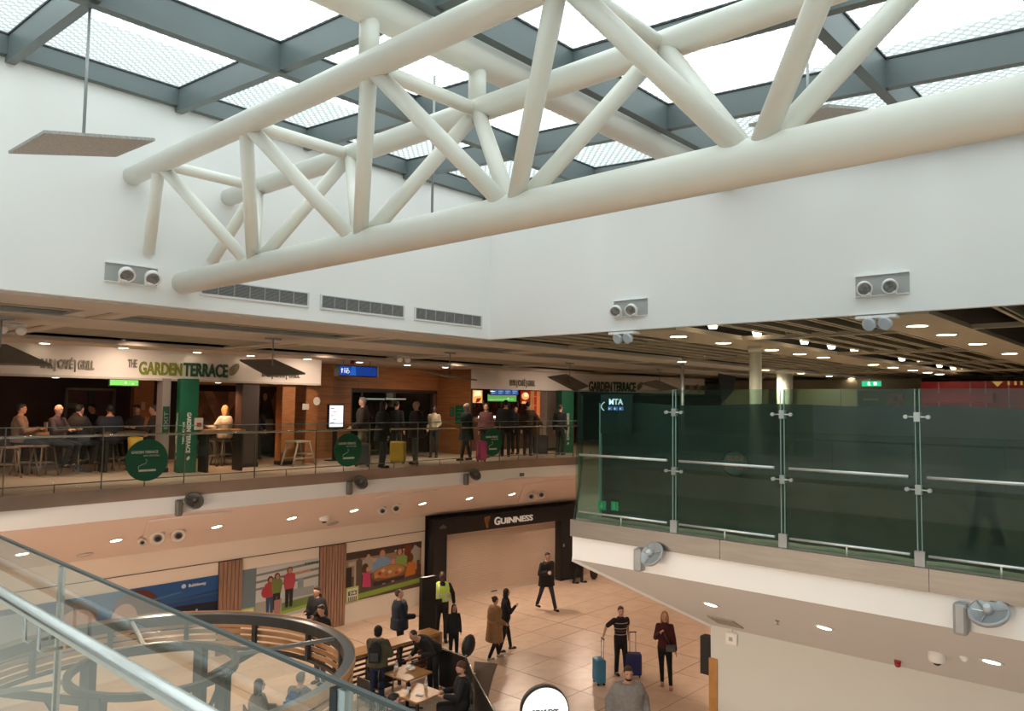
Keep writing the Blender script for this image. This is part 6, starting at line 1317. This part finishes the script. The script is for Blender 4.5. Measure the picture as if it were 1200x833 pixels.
bar_sit('bald man in patterned shirt at the long terrace table', 64, 557, 95, top=(.06, .04, .05), legs=BK, skin='fair', hair='none', detail=True)
bar_sit('person in black jacket with pale fur collar, back to viewer', 89, 555, 20, top=(.014, .013, .014), legs=BK, skin='fair', hair='black', bulk=.2, hood=True)
bar_sit('man leaning on his hand at the terrace table', 106, 545, 215, top=BK, legs=BK, skin='tan', hair='black', rh=(.05, .2, 1.30))
bar_sit('broad man in dark blue jacket seated right at the terrace table', 126, 553, 330, top=(.012, .016, .028), legs=BK, skin='tan', hair='black', bulk=.22)
bar_sit('person in tan jumper at the left edge of the terrace', 20, 556, 60, top=(.22, .14, .10), legs=BK, skin='tan', hair='black', bulk=.08)
bar_sit('dark clothed diner behind the left smoking sign', 158, 548, 200, top=(.03, .02, .02), legs=BK, skin='tan', hair='black')
bar_sit('dark clothed diner close to the left green column', 178, 550, 250, top=(.035, .02, .02), legs=BK, skin='tan', hair='brown')
# pale fur collar and the red patterned sleeves are small: collar only
# ---- behind the mesh banner
p = ax(1152, 500, 10.6); person('silhouette walking behind the mesh banner', 10.6, p.y, ZU, 270, 1.66, BK, BK, skin='tan', hair='black', bulk=.2, lf=(-.1, .25), rf=(.1, -.25))
p = ax(715, 500, 9.9); person('person in orange hat behind the screen corner', 9.95, p.y, ZU, 250, 1.7, BK, BK, skin='fair', hair='red', style='hat', bulk=.1)
# ================================================================ HIDDEN-SOURCE ROOM LAMPS (added fill in bar and gallery, then lamps of the hall)
def ceiling_lamp(p, tgt, power, size, col=WARM, rad=.15, lab='ceiling spotlight over the hall'):
    r = empty('ceiling_spotlight', lab, 'spotlight', 'spotlights fixed under the ceiling edge', loc=tuple(p)); dn = (Vector(tgt) - Vector(p)).normalized()
    ob('lamp_body', MB().lathe([(.05, -.14), (.08, -.1), (.085, .0), (.07, .0)], 18, look(dn), p), GREYF, r)
    spot('spot_beam', Vector(p) + dn * .03, tgt, power, col, size, .7, rad, r)
for x, y, e in ((9.3, 18.4, 75), (5.6, 18.3, 30), (19.5, 18.6, 45), (4, 19.8, 10), (23, 18.6, 25)):  # fill lamps added to brighten the bar interior and the terrace seats
    p = (x, y, 6.76); downlight(p, {9.3: 'small added fill downlight above the seated woman in white', 19.5: 'small added fill downlight over the bar counter', 5.6: 'small added fill downlight above the long terrace table', 4: 'small added fill downlight inside the left bar', 23: 'small added fill downlight at the right end of the bar'}[x], 'added fill downlights inside the bar', .07, LENS)
    spot('bar_fill_beam', (x, y, 6.70), (x, y, 0), e * K_UPPER * 2, (1, .5, .26), 150, .8, .1)
for x, y, e in ((1.8, 15.9, 200), (6.4, 15.9, 200), (11, 15.9, 200), (15.6, 15.9, 200), (19.6, 14.5, 170)): spot('gallery_fill_beam', (x, y, 7.38), (x + .3, y + 1.6, 5.6), e * K_UPPER, WARM, 120, .9, .06)  # bare fill spots added to brighten the gallery, without fittings
# lamps in the bulkheads that ring the hall (three sides of it lie outside the picture)
for k, y in enumerate((3.0, 6.0, 9.0, 12.0)):
    ceiling_lamp((-.9, y, 3.93), (7 + k, y + 2.5, 0), 900 * K_GROUND, 130, rad=.06, lab=f'{ORD[k]} spotlight under the viewer landing')
for x in (3, 7, 10.5, 14, 18, 21.5): spot('bulkhead_beam', (x, 16.0, 3.45), (x - .5, 14.8, 0), 420 * K_GROUND, WARM, 155, .8, .1)
for x, y in ((27, 13), (26, 9), (21, 8), (16, 7.5), (24, 15.5)): spot('wing_underside_lamp', (x, y, 4.0), (x - 1, y, 0), 420 * K_GROUND, WARM, 160, .8, .12)
# grown surfaces become plain meshes in one pass
dg = bpy.context.evaluated_depsgraph_get()
new = [(o, bpy.data.meshes.new_from_object(o.evaluated_get(dg))) for o in REM]
for o, me in new: o.modifiers.clear(); me.name = o.name; o.data = me
# widths of the lettering
bpy.context.view_layer.update()
for o, w in FITS:
    d = o.dimensions.x / max(o.scale.x, 1e-6)
    if d > 1e-4: o.scale.x = w / d
# lettering becomes plain mesh objects
fonts = [o for o in bpy.data.objects if o.type == 'FONT']
dg = bpy.context.evaluated_depsgraph_get()
for o in fonts:
    me = bpy.data.meshes.new_from_object(o.evaluated_get(dg)); nm = o.name
    n = bpy.data.objects.new('t', me); COL.objects.link(n); n.parent = o.parent; n.matrix_parent_inverse = o.matrix_parent_inverse.copy()
    n.location = o.location; n.rotation_euler = o.rotation_euler; n.scale = o.scale
    for k in ('label', 'category', 'group', 'kind'):
        if k in o: n[k] = o[k]
    bpy.data.objects.remove(o); n.name = nm; me.name = nm
